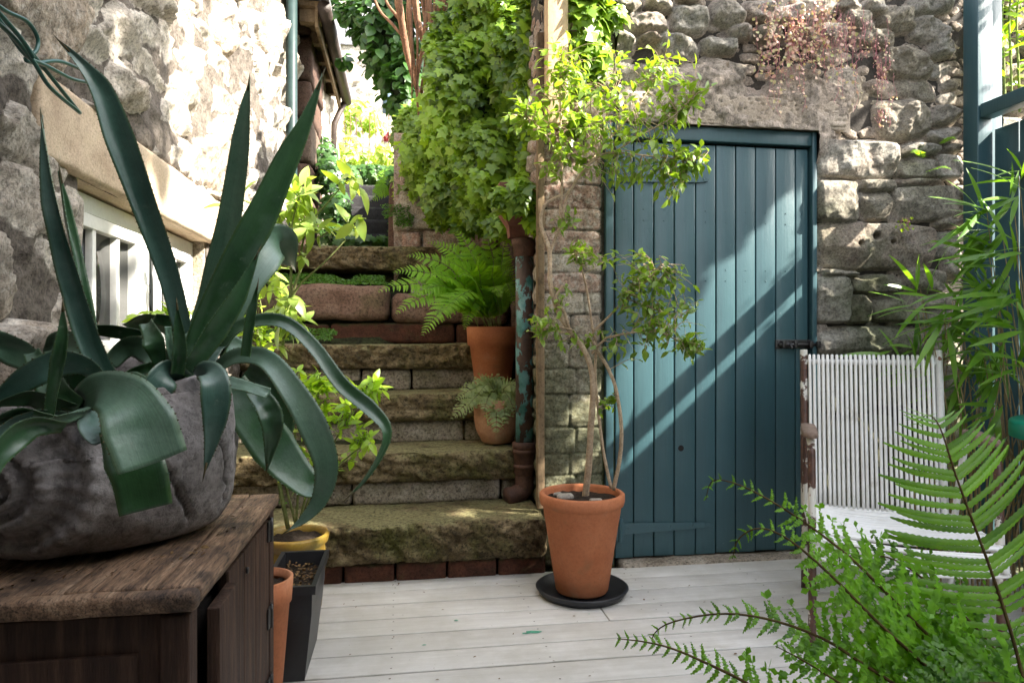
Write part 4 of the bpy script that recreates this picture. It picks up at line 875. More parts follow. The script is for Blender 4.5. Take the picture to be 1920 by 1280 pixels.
# =============== green table edge at far right
M['gtable'] = rough_mat('bright_green_enamel', [(.3, (.0, .20, .12)), (.7, (.004, .26, .16))], 4, rough=.3, bs=.03, spec=.5)
gt = thing('garden_table', (2.08, 1.75, 0), 'round bright green metal table at the right edge', 'table')
tc_ = W(2166, 820, 2.22); mb = MB(); lathe(mb, [(0, .0), (.375, 0), (.384, -.004), (.387, -.012), (.387, -.058), (.38, -.06), (.37, -.05), (0, -.02)], (tc_[0], tc_[1], .728), 90); mb.build('table_top', M['gtable'], gt)
for k in range(4):
    a = math.radians(45 + 90 * k + 20); mb = MB(); tube(mb, [(tc_[0] + .2 * math.cos(a), tc_[1] + .2 * math.sin(a), .69), (tc_[0] + .30 * math.cos(a), tc_[1] + .3 * math.sin(a), 0)], .011, 10); mb.build('leg', M['gtable'], gt)

# =============== green cable on the cottage wall
M['cable'] = rough_mat('green_plastic_cable', [(.3, (.008, .055, .045)), (.7, (.015, .09, .07))], 6, rough=.35, spec=.5, bs=.05)
mb = MB()
for i_, pts in enumerate([[(-30, -10), (10, 20), (50, 40), (70, 70), (68, 95), (48, 112), (70, 118), (110, 115), (150, 130), (200, 155)], [(-30, 10), (20, 50), (60, 100), (100, 150), (148, 210)], [(-30, 0), (15, 60), (50, 105), (90, 125), (140, 150), (190, 157)], [(-30, 20), (25, 70), (62, 115), (95, 165), (150, 212)], [(-30, -5), (12, 40), (45, 80), (62, 108)]]):
    tube(mb, [onX(x, y, -.80 + .012 * i_) for x, y in pts], .0045, 8, n=50)
tag(mb.build('garden_cable', M['cable']), 'loose green plastic cable looping down the upper left wall', 'cable')
# =============== agaves
def agave_mat(name, lo, hi):
    m, nt, b, out = new_mat(name); v = coord(nt); h = attr(nt, 'h'); 
    c = mix(nt, ramp(nt, noise(nt, v, 7, 6, .6), [(.3, 0), (.7, 1)]), lo, hi)
    c = mix(nt, ramp(nt, h, [(.0, 0), (.12, .0), (.5, .0), (1, .35)]), c, (.16, .24, .05))
    cx_ = N(nt, 'CombineXYZ'); nt.links.new(math_(nt, 'MULTIPLY', attr(nt, 'v'), 9.0), cx_.inputs[0]); st_ = noise(nt, cx_.outputs[0], 2.2, 6, .75)
    c = mix(nt, 1.0, c, ramp(nt, st_, [(.3, .62), (.7, 1.4)]), 'MULTIPLY')
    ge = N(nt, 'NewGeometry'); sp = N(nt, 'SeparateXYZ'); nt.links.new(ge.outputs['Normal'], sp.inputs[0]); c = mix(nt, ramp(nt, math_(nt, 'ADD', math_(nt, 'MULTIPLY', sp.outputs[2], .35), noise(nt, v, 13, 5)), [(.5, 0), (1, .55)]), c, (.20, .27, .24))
    c = mix(nt, ramp(nt, noise(nt, v, 26, 7, .7), [(.63, 0), (.70, .5)]), c, (.20, .24, .17)); c = mix(nt, ramp(nt, noise(nt, v, 9, 7, .8), [(.72, 0), (.74, .9)]), c, (.22, .15, .09)); c = grainy(nt, c, v, 110, .12)
    nt.links.new(c, b.inputs['Base Color']); b.inputs['Roughness'].default_value = .36; b.inputs['Specular IOR Level'].default_value = .55; b.inputs['Coat Weight'].default_value = .12; b.inputs['Coat Roughness'].default_value = .3
    bump(nt, b, noise(nt, v, 55, 7, .65), .25, .004); return m
AG = [agave_mat('agave_blue_green', (.028, .080, .060), (.080, .160, .125)), agave_mat('agave_deep_green', (.013, .055, .018), (.040, .115, .038)), agave_mat('agave_pale_green', (.070, .155, .095), (.14, .24, .155))]
M['spine'] = rough_mat('agave_spine', [(.3, (.05, .04, .015)), (.7, (.12, .10, .04))], 20, rough=.5)
def agleaf(parent, pts, w, roll=(0, 0), fold=.25, blunt=False, mt=0, n=34, basew=.55, teeth=True, endw=None, peak=.45):
    P = spline([W(*p) for p in pts], n); T = np.gradient(P, axis=0); T = norm(T); t = np.linspace(0, 1, n)
    wm = w / F * np.mean([p[2] for p in pts])
    if blunt: prof = np.interp(t, [0, peak, 1], [basew, 1, endw if endw else .92])
    else: prof = np.interp(t, [0, .2, peak, .7, .88, .96, 1], [basew, basew * .6 + .4 * .95, 1, .74, .34, .14, .012])
    hw = wm * .5 * prof; ro = np.radians(np.interp(t, np.linspace(0, 1, len(roll)), roll))
    view = norm(CAM - P); B = norm(np.cross(T, view)); Nn = np.cross(B, T)
    W1 = B * np.cos(ro)[:, None] + Nn * np.sin(ro)[:, None]; N1 = np.cross(W1, T)
    m = 9; us = np.linspace(-1, 1, m); V = []
    th_ = .0028 + .005 * (1 - t) ** 2
    top = P[:, None] + W1[:, None] * (us[None, :, None] * hw[:, None, None]) + N1[:, None] * ((np.abs(us) ** 1.6)[None, :, None] * (hw * 2 * fold)[:, None, None])
    seedn = random.random() * 50
    top = top + N1[:, None] * ((fbm(np.stack([np.repeat(t * 5, m), np.tile(us, n), np.full(n * m, seedn)], -1), 2).reshape(n, m) - .5) * .010)[..., None]
    tk = (1 - np.abs(us) ** 3)[None, :] * th_[:, None] + .0008
    bot = top - N1[:, None] * tk[..., None]
    V = np.concatenate([top.reshape(-1, 3), bot.reshape(-1, 3)]); o = n * m
    i = (np.arange(n - 1)[:, None] * m + np.arange(m - 1)[None]).ravel()
    Fa = np.stack([i, i + 1, i + m + 1, i + m], -1); Fb = Fa[:, ::-1] + o
    e = np.arange(n - 1) * m; El = np.stack([e, e + m, e + m + o, e + o], -1); e2 = e + m - 1; Er = np.stack([e2 + o, e2 + m + o, e2 + m, e2], -1)
    c = (n - 1) * m + np.arange(m - 1); Ec = np.stack([c, c + 1, c + 1 + o, c + o], -1)
    mb = MB(); hv = np.tile(np.abs(us) ** 4, n); mb.add(V, [Fa, Fb, El, Er, Ec], np.tile(us, 2 * n), np.concatenate([hv, hv]))
    lf = mb.build('leaf', AG[mt], parent)
    if teeth:
        L = np.concatenate([[0], np.cumsum(np.linalg.norm(np.diff(P, axis=0), axis=1))]); nt_ = int(L[-1] / .0115); tv = []; tf = []
        for s, ci in ((-1, 0), (1, m - 1)):
            Eg = top[:, ci]
            for q in range(2, nt_ - 2):
                l = L[-1] * (q + (random.random() - .5) * .4) / nt_
                if hw[min(n - 1, int(np.interp(l, L, np.arange(n))))] < .006: continue
                p = np.array([np.interp(l, L, Eg[:, a]) for a in range(3)]); k = int(np.interp(l, L, np.arange(n)))
                tt = T[k]; ww = W1[k] * s; z = .0021 * (.7 + .5 * random.random()); b0 = len(tv)
                tv += [p - tt * z * .8 - ww * .0012, p + tt * z * .8 - ww * .0012, p + ww * z * 1.1 + tt * z * .3, p - N1[k] * .001]; tf += [[b0, b0 + 1, b0 + 2], [b0, b0 + 2, b0 + 3], [b0 + 1, b0 + 3, b0 + 2]]
        if tv: q = MB(); q.add(tv, tf); q.build('margin_teeth', M['spine'] if mt != 1 else AG[2], lf, False)
    if not blunt:
        q = MB(); tube(q, [P[-3], P[-1], P[-1] + T[-1] * .016], [.0026, .0017, .0002], 6); q.build('tip_spine', M['spine'], lf)
a1 = thing('agave', (-.56, 1.60, .9), 'tall agave rosette with long upright blades at the planter centre', 'agave', 'agaves sharing the fossil planter')
a2 = thing('agave', (-.66, 1.40, .88), 'lower left agave rosette spilling over the front planter rim', 'agave', 'agaves sharing the fossil planter')
# upright blades
agleaf(a1, [(352, 655, 1.50), (318, 520, 1.48), (268, 380, 1.44), (222, 260, 1.40), (190, 175, 1.37), (160, 130, 1.35), (112, 78, 1.33)], 53, (8, 0, -20, -30), .26, mt=0, basew=.62, peak=.5)
agleaf(a1, [(365, 650, 1.62), (395, 560, 1.62), (428, 440, 1.60), (448, 320, 1.58), (460, 220, 1.56), (467, 150, 1.55)], 50, (10, 25, 40), .2, mt=2, basew=.8, peak=.3)
agleaf(a1, [(350, 690, 1.46), (385, 600, 1.47), (435, 500, 1.48), (490, 400, 1.50), (535, 300, 1.51), (575, 220, 1.52), (606, 138, 1.53)], 61, (0, -10, -25, -40), .14, mt=1, basew=.55, peak=.45)
agleaf(a1, [(345, 705, 1.40), (395, 630, 1.41), (440, 560, 1.43), (485, 470, 1.46)], 46, (-20, -30), .22, mt=1, basew=.7, peak=.4)
agleaf(a1, [(400, 660, 1.56), (440, 560, 1.60), (490, 475, 1.66), (530, 450, 1.76), (545, 500, 1.84)], 80, (25, 10, -20, -50), .14, mt=2, blunt=True, endw=.5)
agleaf(a1, [(410, 665, 1.50), (440, 620, 1.50), (492, 602, 1.50), (540, 610, 1.50), (590, 655, 1.50), (640, 722, 1.49), (690, 765, 1.48), (722, 805, 1.47), (712, 850, 1.46), (682, 900, 1.45), (652, 932, 1.44)], 29, (50, 30, 15, 40, 20), .25, mt=1, n=60, basew=1, peak=.6)
agleaf(a1, [(405, 690, 1.46), (445, 668, 1.42), (500, 675, 1.38), (550, 735, 1.35), (588, 800, 1.33), (612, 870, 1.32), (602, 930, 1.32), (570, 972, 1.32), (537, 996, 1.32)], 54, (35, 15, -10, -20, -35), .10, mt=2, n=60, basew=.5, peak=.5)
agleaf(a1, [(430, 720, 1.48), (470, 780, 1.48), (520, 850, 1.50), (570, 905, 1.50), (600, 925, 1.50)], 88, (10, 30), .10, mt=1, basew=.7, blunt=True, endw=.35)
agleaf(a1, [(478, 735, 1.42), (500, 765, 1.40), (510, 810, 1.40), (500, 882, 1.41)], 46, (20, 0), .2, mt=1, basew=.8)
agleaf(a1, [(465, 690, 1.6), (505, 720, 1.6), (530, 790, 1.62), (525, 850, 1.64)], 55, (-30, 20), .2, mt=1)
agleaf(a1, [(372, 712, 1.36), (388, 697, 1.33), (402, 715, 1.30), (404, 770, 1.29), (398, 820, 1.29), (383, 888, 1.29)], 54, (30, 5, -5), .14, mt=0, basew=.7, peak=.5)
agleaf(a1, [(345, 705, 1.38), (320, 694, 1.34), (302, 712, 1.31), (292, 745, 1.30), (302, 782, 1.29), (310, 800, 1.29)], 58, (30, 5), .14, mt=0, blunt=True, endw=.45)
agleaf(a1, [(360, 715, 1.42), (400, 712, 1.37), (450, 722, 1.34), (503, 738, 1.33)], 28, (55, 25), .12, mt=2, blunt=True, endw=.8)
agleaf(a1, [(345, 710, 1.45), (300, 690, 1.42), (260, 700, 1.38), (225, 720, 1.36)], 34, (40, 20), .12, mt=1, blunt=True)
agleaf(a1, [(300, 700, 1.44), (280, 660, 1.5), (240, 650, 1.52), (205, 680, 1.5)], 50, (35, 20), .12, mt=2, blunt=True, endw=.6)
agleaf(a1, [(330, 700, 1.50), (290, 640, 1.54), (230, 622, 1.52), (160, 618, 1.48), (110, 640, 1.45)], 34, (50, 35), .12, mt=1)
agleaf(a1, [(360, 690, 1.62), (330, 625, 1.66), (280, 600, 1.68), (240, 615, 1.68)], 34, (50, 30), .15, mt=1, blunt=True)
agleaf(a1, [(370, 640, 1.6), (335, 610, 1.55), (290, 595, 1.52)], 34, (30, 10), .15, mt=1, blunt=True, endw=.5)
agleaf(a1, [(327, 690, 1.36), (318, 650, 1.35), (315, 612, 1.35)], 13, (0, 0), .1, mt=2, blunt=True)
agleaf(a1, [(333, 700, 1.34), (338, 650, 1.33), (332, 572, 1.32)], 26, (0, 10), .35, mt=1, basew=.9)
agleaf(a1, [(462, 668, 1.36), (472, 600, 1.36), (483, 535, 1.36)], 20, (30, 20), .35, mt=1, basew=.9)
agleaf(a1, [(378, 690, 1.52), (410, 650, 1.55), (450, 655, 1.56), (500, 690, 1.58)], 48, (45, 25), .15, mt=2)
agleaf(a1, [(300, 680, 1.38), (290, 640, 1.37), (275, 605, 1.4)], 40, (20, 20), .2, mt=1, blunt=True, endw=.6)
agleaf(a1, [(380, 690, 1.45), (385, 650, 1.5), (400, 620, 1.55)], 85, (20, 0), .15, mt=0, blunt=True, endw=.6)
# left rosette
agleaf(a2, [(205, 722, 1.28), (170, 640, 1.27), (140, 540, 1.26), (112, 430, 1.25), (92, 330, 1.25), (77, 215, 1.25)], 41, (0, 25, 50), .45, mt=0, basew=1.0, peak=.25, n=44)
agleaf(a2, [(192, 735, 1.31), (165, 640, 1.32), (150, 540, 1.32), (128, 420, 1.32), (112, 320, 1.32)], 30, (-35, -50), .4, mt=1, basew=.9, peak=.3)
agleaf(a2, [(93, 785, 1.14), (108, 700, 1.14), (118, 640, 1.14), (118, 572, 1.14)], 28, (30, 10), .4, mt=1, basew=.7)
agleaf(a2, [(150, 752, 1.22), (190, 733, 1.17), (235, 750, 1.13), (262, 800, 1.11), (288, 868, 1.10)], 122, (25, 5, 0), .10, mt=2, blunt=True, endw=.95, basew=.4, peak=.75)
agleaf(a2, [(215, 800, 1.16), (240, 840, 1.145), (262, 890, 1.135), (275, 955, 1.13)], 98, (0, -5), .08, mt=1, blunt=True, endw=.9)
agleaf(a2, [(210, 740, 1.27), (170, 690, 1.22), (120, 678, 1.19), (70, 695, 1.16), (10, 738, 1.14), (-40, 790, 1.12)], 62, (55, 25, 10), .14, mt=0, peak=.5)
agleaf(a2, [(205, 745, 1.28), (170, 715, 1.25), (130, 700, 1.24), (95, 712, 1.23)], 60, (40, 20), .12, mt=1, blunt=True, endw=.5)
agleaf(a2, [(110, 700, 1.30), (50, 670, 1.28), (0, 645, 1.25), (-50, 640, 1.2)], 56, (20, 10), .16, mt=2, blunt=True, endw=.8)
agleaf(a2, [(160, 770, 1.22), (100, 755, 1.18), (50, 745, 1.15), (-20, 760, 1.12)], 44, (50, 30), .14, mt=1)
agleaf(a2, [(160, 780, 1.2), (90, 782, 1.15), (40, 790, 1.12), (-30, 825, 1.08)], 46, (40, 20), .14, mt=0)
agleaf(a2, [(150, 760, 1.2), (110, 735, 1.2), (80, 700, 1.22), (60, 660, 1.26)], 54, (20, 10), .14, mt=1, blunt=True, endw=.5)
agleaf(a2, [(170, 770, 1.18), (135, 780, 1.13), (95, 790, 1.11), (60, 800, 1.1)], 24, (50, 30), .14, mt=2)
agleaf(a2, [(190, 770, 1.22), (175, 800, 1.16), (185, 830, 1.14)], 60, (20, 10), .1, mt=0, blunt=True, endw=.4)
agleaf(a2, [(200, 740, 1.34), (235, 715, 1.36), (270, 720, 1.34), (300, 745, 1.32)], 36, (45, 30), .15, mt=1)
agleaf(a2, [(200, 750, 1.3), (150, 660, 1.38), (110, 640, 1.42), (80, 665, 1.42)], 52, (30, 15), .15, mt=2)
agleaf(a2, [(120, 800, 1.1), (60, 800, 1.06), (0, 850, 1.02), (-20, 920, 1.0)], 50, (30, 10), .15, mt=1)
agleaf(a2, [(120, 790, 1.15), (40, 775, 1.12), (-30, 800, 1.1)], 36, (40, 30), .15, mt=1)
agleaf(a2, [(195, 765, 1.26), (230, 752, 1.27), (270, 750, 1.28), (310, 765, 1.28)], 34, (50, 30), .15, mt=2)

# =============== foliage helpers
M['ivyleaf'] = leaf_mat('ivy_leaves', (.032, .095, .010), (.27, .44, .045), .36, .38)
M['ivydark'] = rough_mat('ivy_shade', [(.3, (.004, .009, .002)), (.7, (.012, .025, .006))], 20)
M['shrubleaf'] = leaf_mat('dark_shrub_leaves', (.015, .055, .012), (.06, .16, .025), .25, .4)
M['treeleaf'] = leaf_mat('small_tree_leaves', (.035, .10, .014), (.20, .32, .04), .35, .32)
M['bayleaf'] = leaf_mat('bay_leaves', (.12, .24, .03), (.34, .46, .12), .3, .3)
M['choisya'] = leaf_mat('yellow_green_leaves', (.12, .28, .02), (.36, .52, .05), .4, .35)
M['fern'] = leaf_mat('fern_fronds', (.07, .21, .010), (.24, .46, .03), .4, .5)
M['fernfg'] = leaf_mat('crisped_fern_fronds', (.020, .095, .005), (.18, .42, .025), .3, .4)
M['fernpale'] = leaf_mat('silver_fern_fronds', (.12, .18, .06), (.26, .33, .14), .3, .5)
M['bamboo'] = leaf_mat('bamboo_leaves', (.03, .12, .010), (.17, .34, .035), .3, .35)
M['creeper'] = leaf_mat('mind_your_own_business', (.03, .11, .008), (.09, .22, .02), .25, .5)
M['pinkleaf'] = leaf_mat('toadflax_leaves', (.36, .48, .16), (.62, .42, .40), .2, .5, tint=(1, .8, .7))
M['farleaf'] = leaf_mat('sunny_garden_leaves', (.14, .27, .04), (.42, .52, .12), .4, .5)
M['bark'] = rough_mat('tan_bark', [(.3, (.30, .21, .13)), (.6, (.50, .38, .26)), (.8, (.62, .52, .40))], 30, bs=.5, bscale=80)
M['redbark'] = rough_mat('red_brown_bark', [(.3, (.12, .055, .03)), (.6, (.27, .145, .085)), (.8, (.42, .29, .20))], 22, sx=(1, 1, .3), bs=.6, bscale=60)
M['stem'] = rough_mat('green_stem', [(.3, (.16, .20, .06)), (.7, (.30, .33, .12))], 20)
M['fernstem'] = rough_mat('brown_fern_stem', [(.3, (.06, .03, .012)), (.7, (.14, .10, .03))], 20)
M['cane'] = rough_mat('dry_bamboo_cane', [(.3, (.20, .14, .06)), (.7, (.42, .32, .17))], 14, bs=.2)
def rdir(n): return norm(R_.randn(n, 3))
def blob_leaves(mb, blobs, dens, size, tmpl, up=.4, depth=.25, out=(0, -.6, .2), dark=.0, shell=1.0, hang=-.8, wobble=.35, cull=.0):
    C_ = [np.array(W(*b[:3])) for b in blobs]; Rd = [np.array(b[3:6]) for b in blobs]
    for c, r in zip(C_, Rd):
        area = 4 * math.pi * ((r[0] * r[1]) ** 1.6 / 3 + (r[0] * r[2]) ** 1.6 / 3 + (r[1] * r[2]) ** 1.6 / 3) ** (1 / 1.6); n = int(area * dens)
        d = rdir(n); d = d[(d[:, 1] < .45) | (R_.rand(n) < .25)]; n = len(d)
        lump = 1 + wobble * (fbm(d * 3.1 + c * 3, 3, 5) - .5) * 2 * .6
        rad = shell * lump * (1 - depth * R_.rand(n) ** 1.5); P = c + d * r * rad[:, None]
        keep = np.ones(n, bool)
        keep &= fbm(P * 4.3 + 7, 3, 12) > cull
        for c2, r2 in zip(C_, Rd):
            if c2 is c: continue
            keep &= np.linalg.norm((P - c2) / r2, axis=1) > .78
        P, d, rad, lump_ = P[keep], d[keep], rad[keep], lump[keep]; n = len(P)
        Nn = norm(d * .8 + np.array(out) + R_.randn(n, 3) * .38 + np.array([.25, 0, up]))
        D = norm(np.array([0, -.15, hang]) + R_.randn(n, 3) * .45); D = norm(D - Nn * np.sum(D * Nn, 1)[:, None])
        sz = size * (.45 + .95 * R_.rand(n))
        cl = fbm(P * 5.5, 3, 9)
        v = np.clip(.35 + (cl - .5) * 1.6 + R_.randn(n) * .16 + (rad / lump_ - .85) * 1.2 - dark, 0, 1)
        scatter(mb, tmpl, P, D, Nn, sz, v)
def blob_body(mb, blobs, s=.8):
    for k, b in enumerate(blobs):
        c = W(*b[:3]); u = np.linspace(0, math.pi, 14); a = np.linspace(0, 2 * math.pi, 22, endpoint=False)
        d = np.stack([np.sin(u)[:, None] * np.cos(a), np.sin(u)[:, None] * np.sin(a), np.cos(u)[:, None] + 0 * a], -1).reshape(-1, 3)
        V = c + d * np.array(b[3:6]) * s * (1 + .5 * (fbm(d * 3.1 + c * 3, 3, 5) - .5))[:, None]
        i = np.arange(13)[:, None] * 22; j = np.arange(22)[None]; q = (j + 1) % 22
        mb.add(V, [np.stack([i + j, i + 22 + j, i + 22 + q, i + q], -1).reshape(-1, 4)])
ivy = thing('ivy', (.3, 4.1, 1.7), 'big bright green ivy cascading over the retaining wall beside the steps', 'ivy')
IB = [(945, 60, 4.05, .30, .30, .50), (890, 200, 3.95, .30, .24, .42), (935, 320, 3.75, .22, .2, .30), (810, 290, 4.25, .20, .22, .26), (965, 130, 3.7, .13, .18, .45), (850, 360, 4.0, .17, .18, .17),
      (772, 350, 4.5, .10, .16, .12), (975, 375, 3.42, .085, .12, .13), (905, 395, 3.8, .12, .12, .10), (775, 260, 4.6, .12, .16, .26), (835, 120, 4.1, .12, .16, .34), (865, 330, 3.85, .07, .10, .26), (815, 360, 4.1, .06, .08, .18), (950, -60, 3.9, .28, .3, .4), (992, 230, 3.45, .05, .10, .42), (978, 368, 3.10, .055, .05, .085), (945, 372, 3.12, .045, .04, .05), (1000, 410, 3.12, .03, .03, .05), (990, 60, 3.4, .05, .1, .3), (940, 420, 3.6, .08, .08, .06), (830, 410, 4.1, .05, .06, .05), (870, 425, 3.9, .05, .06, .04)]
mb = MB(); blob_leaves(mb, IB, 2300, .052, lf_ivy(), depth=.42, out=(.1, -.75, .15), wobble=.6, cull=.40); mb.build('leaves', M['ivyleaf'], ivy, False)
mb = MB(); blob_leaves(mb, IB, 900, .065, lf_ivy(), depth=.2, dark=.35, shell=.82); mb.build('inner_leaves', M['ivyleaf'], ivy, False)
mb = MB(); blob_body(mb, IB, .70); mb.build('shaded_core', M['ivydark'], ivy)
ivp = thing('ivy', (.95, 2.95, 2.4), 'smaller patch of ivy on the wall right of the pine post', 'ivy')
PB = [(1100, 40, 2.97, .09, .07, .16), (1085, 130, 2.98, .06, .05, .12), (1120, 110, 3.0, .05, .05, .08), (1100, -40, 2.97, .12, .08, .12), (1085, 230, 2.98, .035, .04, .05), (1150, 30, 2.98, .05, .05, .05)]
mb = MB(); blob_leaves(mb, PB, 1500, .062, lf_ivy(), depth=.5); mb.build('leaves', M['ivyleaf'], ivp, False)
mb = MB()
for k in range(14):
    x = 1070 + 60 * random.random(); tube(mb, [onY(x, -40, 2.90), onY(x + 15 * random.random(), 80, 2.9), onY(x - 10 + 20 * random.random(), 150 + 60 * random.random(), 2.9)], .002, 5)
mb.build('stems', M['redbark'], ivp)

# dark shrub with peeling stems above the steps
sh = thing('shrub', (-.2, 5.0, 2.2), 'dark leaved shrub with peeling red-brown stems above the steps', 'shrub')
SB = [(735, 60, 5.2, .28, .3, .42), (690, 30, 5.3, .22, .22, .2), (760, 160, 5.1, .18, .2, .26), (770, 230, 5.0, .08, .12, .10), (648, 115, 5.6, .07, .1, .035), (725, 105, 5.3, .12, .15, .09), (850, -40, 5.0, .3, .3, .3), (640, 8, 5.5, .14, .14, .06)]
mb = MB(); blob_leaves(mb, SB, 560, .085, lf_simple(.72, .08, .2), depth=.45, out=(0, -.5, .5), hang=-.4); mb.build('leaves', M['shrubleaf'], sh, False)
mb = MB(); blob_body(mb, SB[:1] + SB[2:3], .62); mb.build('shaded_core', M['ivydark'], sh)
for q_ in range(9):
    x_ = 770 + 9 * q_; mb = MB(); tube(mb, [W(x_ + 18 * random.random() - 9, 150 + 60 * random.random(), 4.2), W(x_ + 14 * random.random() - 7, 80, 4.12), W(x_ + 20 * random.random() - 14, -20, 4.1)], (.004, .008, .009), 7, n=26, wob=.25); mb.build('stem', M['redbark'], sh)
for pts, r in (([(790, 190, 4.5), (768, 120, 4.45), (756, 60, 4.4), (742, -30, 4.3)], (.012, .022, .026)), ([(790, 175, 4.4), (800, 100, 4.35), (785, 50, 4.3), (775, -20, 4.3)], (.012, .02, .024)),
               ([(832, 155, 4.2), (822, 110, 4.2), (812, 60, 4.2), (800, -20, 4.2)], (.012, .018, .022)), ([(825, 150, 4.2), (835, 90, 4.2), (822, 40, 4.2), (828, -20, 4.2)], (.01, .014, .016)),
               ([(760, 75, 4.4), (735, 45, 4.4), (712, 20, 4.5), (695, -20, 4.6)], (.010, .009, .008)), ([(748, 35, 4.4), (728, 10, 4.4), (715, -20, 4.4)], (.012, .009, .008)), ([(785, 190, 4.35), (772, 90, 4.3), (765, 30, 4.25), (768, -20, 4.25)], (.008, .012, .012)),
               ([(800, 120, 4.3), (815, 60, 4.25), (845, 0, 4.2)], (.008, .010, .010)), ([(786, 230, 4.4), (782, 150, 4.35), (795, 80, 4.3), (802, 0, 4.2)], (.006, .014, .018))):
    mb = MB(); tube(mb, [W(*p) for p in pts], r, 9, n=30, wob=.18); mb.build('stem', M['redbark'], sh)

# =============== small potted tree
tr = thing('small_tree', (pc[0], pc[1], .42), 'small leafy tree with twisted pale stems in the tall terracotta pot', 'tree')
D0 = 2.70
def w3(l): return [W(x, y, D0 + dz) for x, y, dz in l]
TB = [([(1097, 938, .08), (1104, 870, .05), (1108, 800, .02), (1112, 740, 0), (1108, 690, 0), (1092, 650, 0), (1065, 615, -.02), (1045, 580, -.04), (1032, 530, -.04), (1030, 470, -.02), (1014, 420, 0), (1022, 385, .0), (1052, 366, 0)], (.019, .016, .014, .013, .012, .010, .008)),
      ([(1150, 918, .04), (1162, 860, .02), (1165, 800, -.02), (1155, 730, -.04), (1140, 690, -.02), (1122, 660, 0), (1112, 640, 0)], (.011, .009, .009)),
      ([(1146, 915, .04), (1132, 850, .03), (1122, 770, .02), (1116, 700, .02), (1118, 650, .02), (1112, 622, 0)], (.009, .007, .007)),
      ([(1046, 585, -.04), (1040, 560, -.03), (1030, 548, -.03)], (.008, .006)),
      ([(1066, 612, -.03), (1058, 585, -.05), (1042, 562, -.06), (1054, 535, -.06)], (.009, .007, .005)),
      ([(1050, 420, 0), (1052, 383, 0), (1054, 330, 0), (1052, 250, .0), (1050, 160, .02), (1055, 90, .03)], (.008, .007, .005, .003)),
      ([(1051, 430, 0), (1062, 375, -.01), (1090, 325, -.03), (1120, 296, -.05), (1150, 286, -.06), (1230, 294, -.08), (1300, 300, -.1)], (.008, .007, .006, .004, .002)),
      ([(1096, 318, -.03), (1130, 275, .02), (1180, 220, .06), (1215, 170, .08), (1240, 120, .1)], (.006, .005, .003)),
      ([(1056, 370, 0), (1090, 330, .05), (1120, 300, .08), (1130, 250, .1), (1150, 180, .12)], (.004, .003, .002)),
      ([(1112, 622, 0), (1103, 560, 0), (1093, 512, -.02), (1078, 470, -.04)], (.006, .005, .003)),
      ([(1112, 622, 0), (1140, 595, -.03), (1175, 560, -.06), (1215, 525, -.1), (1240, 495, -.12)], (.006, .005, .003)),
      ([(1110, 662, 0), (1130, 640, -.04), (1150, 630, -.08), (1233, 622, -.14), (1304, 661, -.2)], (.006, .005, .002)),
      ([(1070, 618, -.03), (1040, 612, -.06), (1005, 628, -.08)], (.005, .003, .002)), ([(1175, 560, -.06), (1230, 580, -.02), (1290, 600, .02)], (.004, .003, .002)),
      ([(1053, 300, 0), (1020, 250, -.04), (985, 215, -.06)], (.004, .003, .002)), ([(1150, 286, -.06), (1200, 255, -.08), (1260, 220, -.1), (1300, 180, -.1)], (.004, .003, .002)), ([(1052, 418, 0), (1051, 383, 0)], (.008, .008)), ([(1030, 480, -.02), (1040, 450, -.01), (1050, 425, 0)], (.007, .008))]
BP = []
for pts, r in TB:
    mb = MB(); P = w3(pts); tube(mb, P, np.array(r) * .78, 9, n=max(8, len(P) * 6), wob=.12); mb.build('trunk' if r[0] > .0085 and len(pts) > 5 else 'branch', M['bark'], tr); BP.append(spline(P, 24))
BP = np.vstack(BP)
def twigs(blobs, per, leafsize, stem_mb, leaf_mb, src, tmpl, gap=.022, vbase=.58, droop=.25, maxl=.32, dirb=(0, 0, 0), skip=.35):
    src = np.asarray(src)
    for bi, b in enumerate(blobs):
        c = W(*b[:3]); r = np.array([b[3] / F * b[2], b[5] if len(b) > 5 else b[3] / F * b[2] * .9, b[4] / F * b[2]])
        for k in range(int(per * (b[6] if len(b) > 6 else 1))):
            e = c + norm(R_.randn(3)) * r * R_.rand() ** .4
            dd = np.linalg.norm(src - e, axis=1) + R_.rand(len(src)) * .03; s = src[np.argmin(dd)]
            L = np.linalg.norm(e - s)
            sk = 1 - maxl * .6 / L if L > maxl else skip
            mid = (s + e) / 2 + R_.randn(3) * .02 + np.array([0, 0, droop * L * .4]); P = spline([s, mid, e], 12)
            tube(stem_mb, P, [.0018, .0013, .0007], 4, cap=False)
            T, N1, B1 = frames(P); Lt = np.linalg.norm(e - s); nl = max(4, int(Lt * (1 - sk) / gap))
            q = np.linspace(sk, 1, nl); idx = (q * 11).astype(int); ph = R_.rand() * 6 + np.arange(nl) * 2.4
            side = N1[idx] * np.cos(ph)[:, None] + B1[idx] * np.sin(ph)[:, None]
            D = norm(T[idx] * .7 + side * 1.0 + np.array([0, 0, -.15]) + R_.randn(nl, 3) * .2); D[-1] = T[-1]
            Nn = norm(np.array([.3, -.35, 1.0]) + R_.randn(nl, 3) * .45)
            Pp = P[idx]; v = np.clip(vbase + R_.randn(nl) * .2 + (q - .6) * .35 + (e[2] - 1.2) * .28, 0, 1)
            scatter(leaf_mb, tmpl, Pp, D, Nn, leafsize * (.6 + .6 * R_.rand(nl)), v)
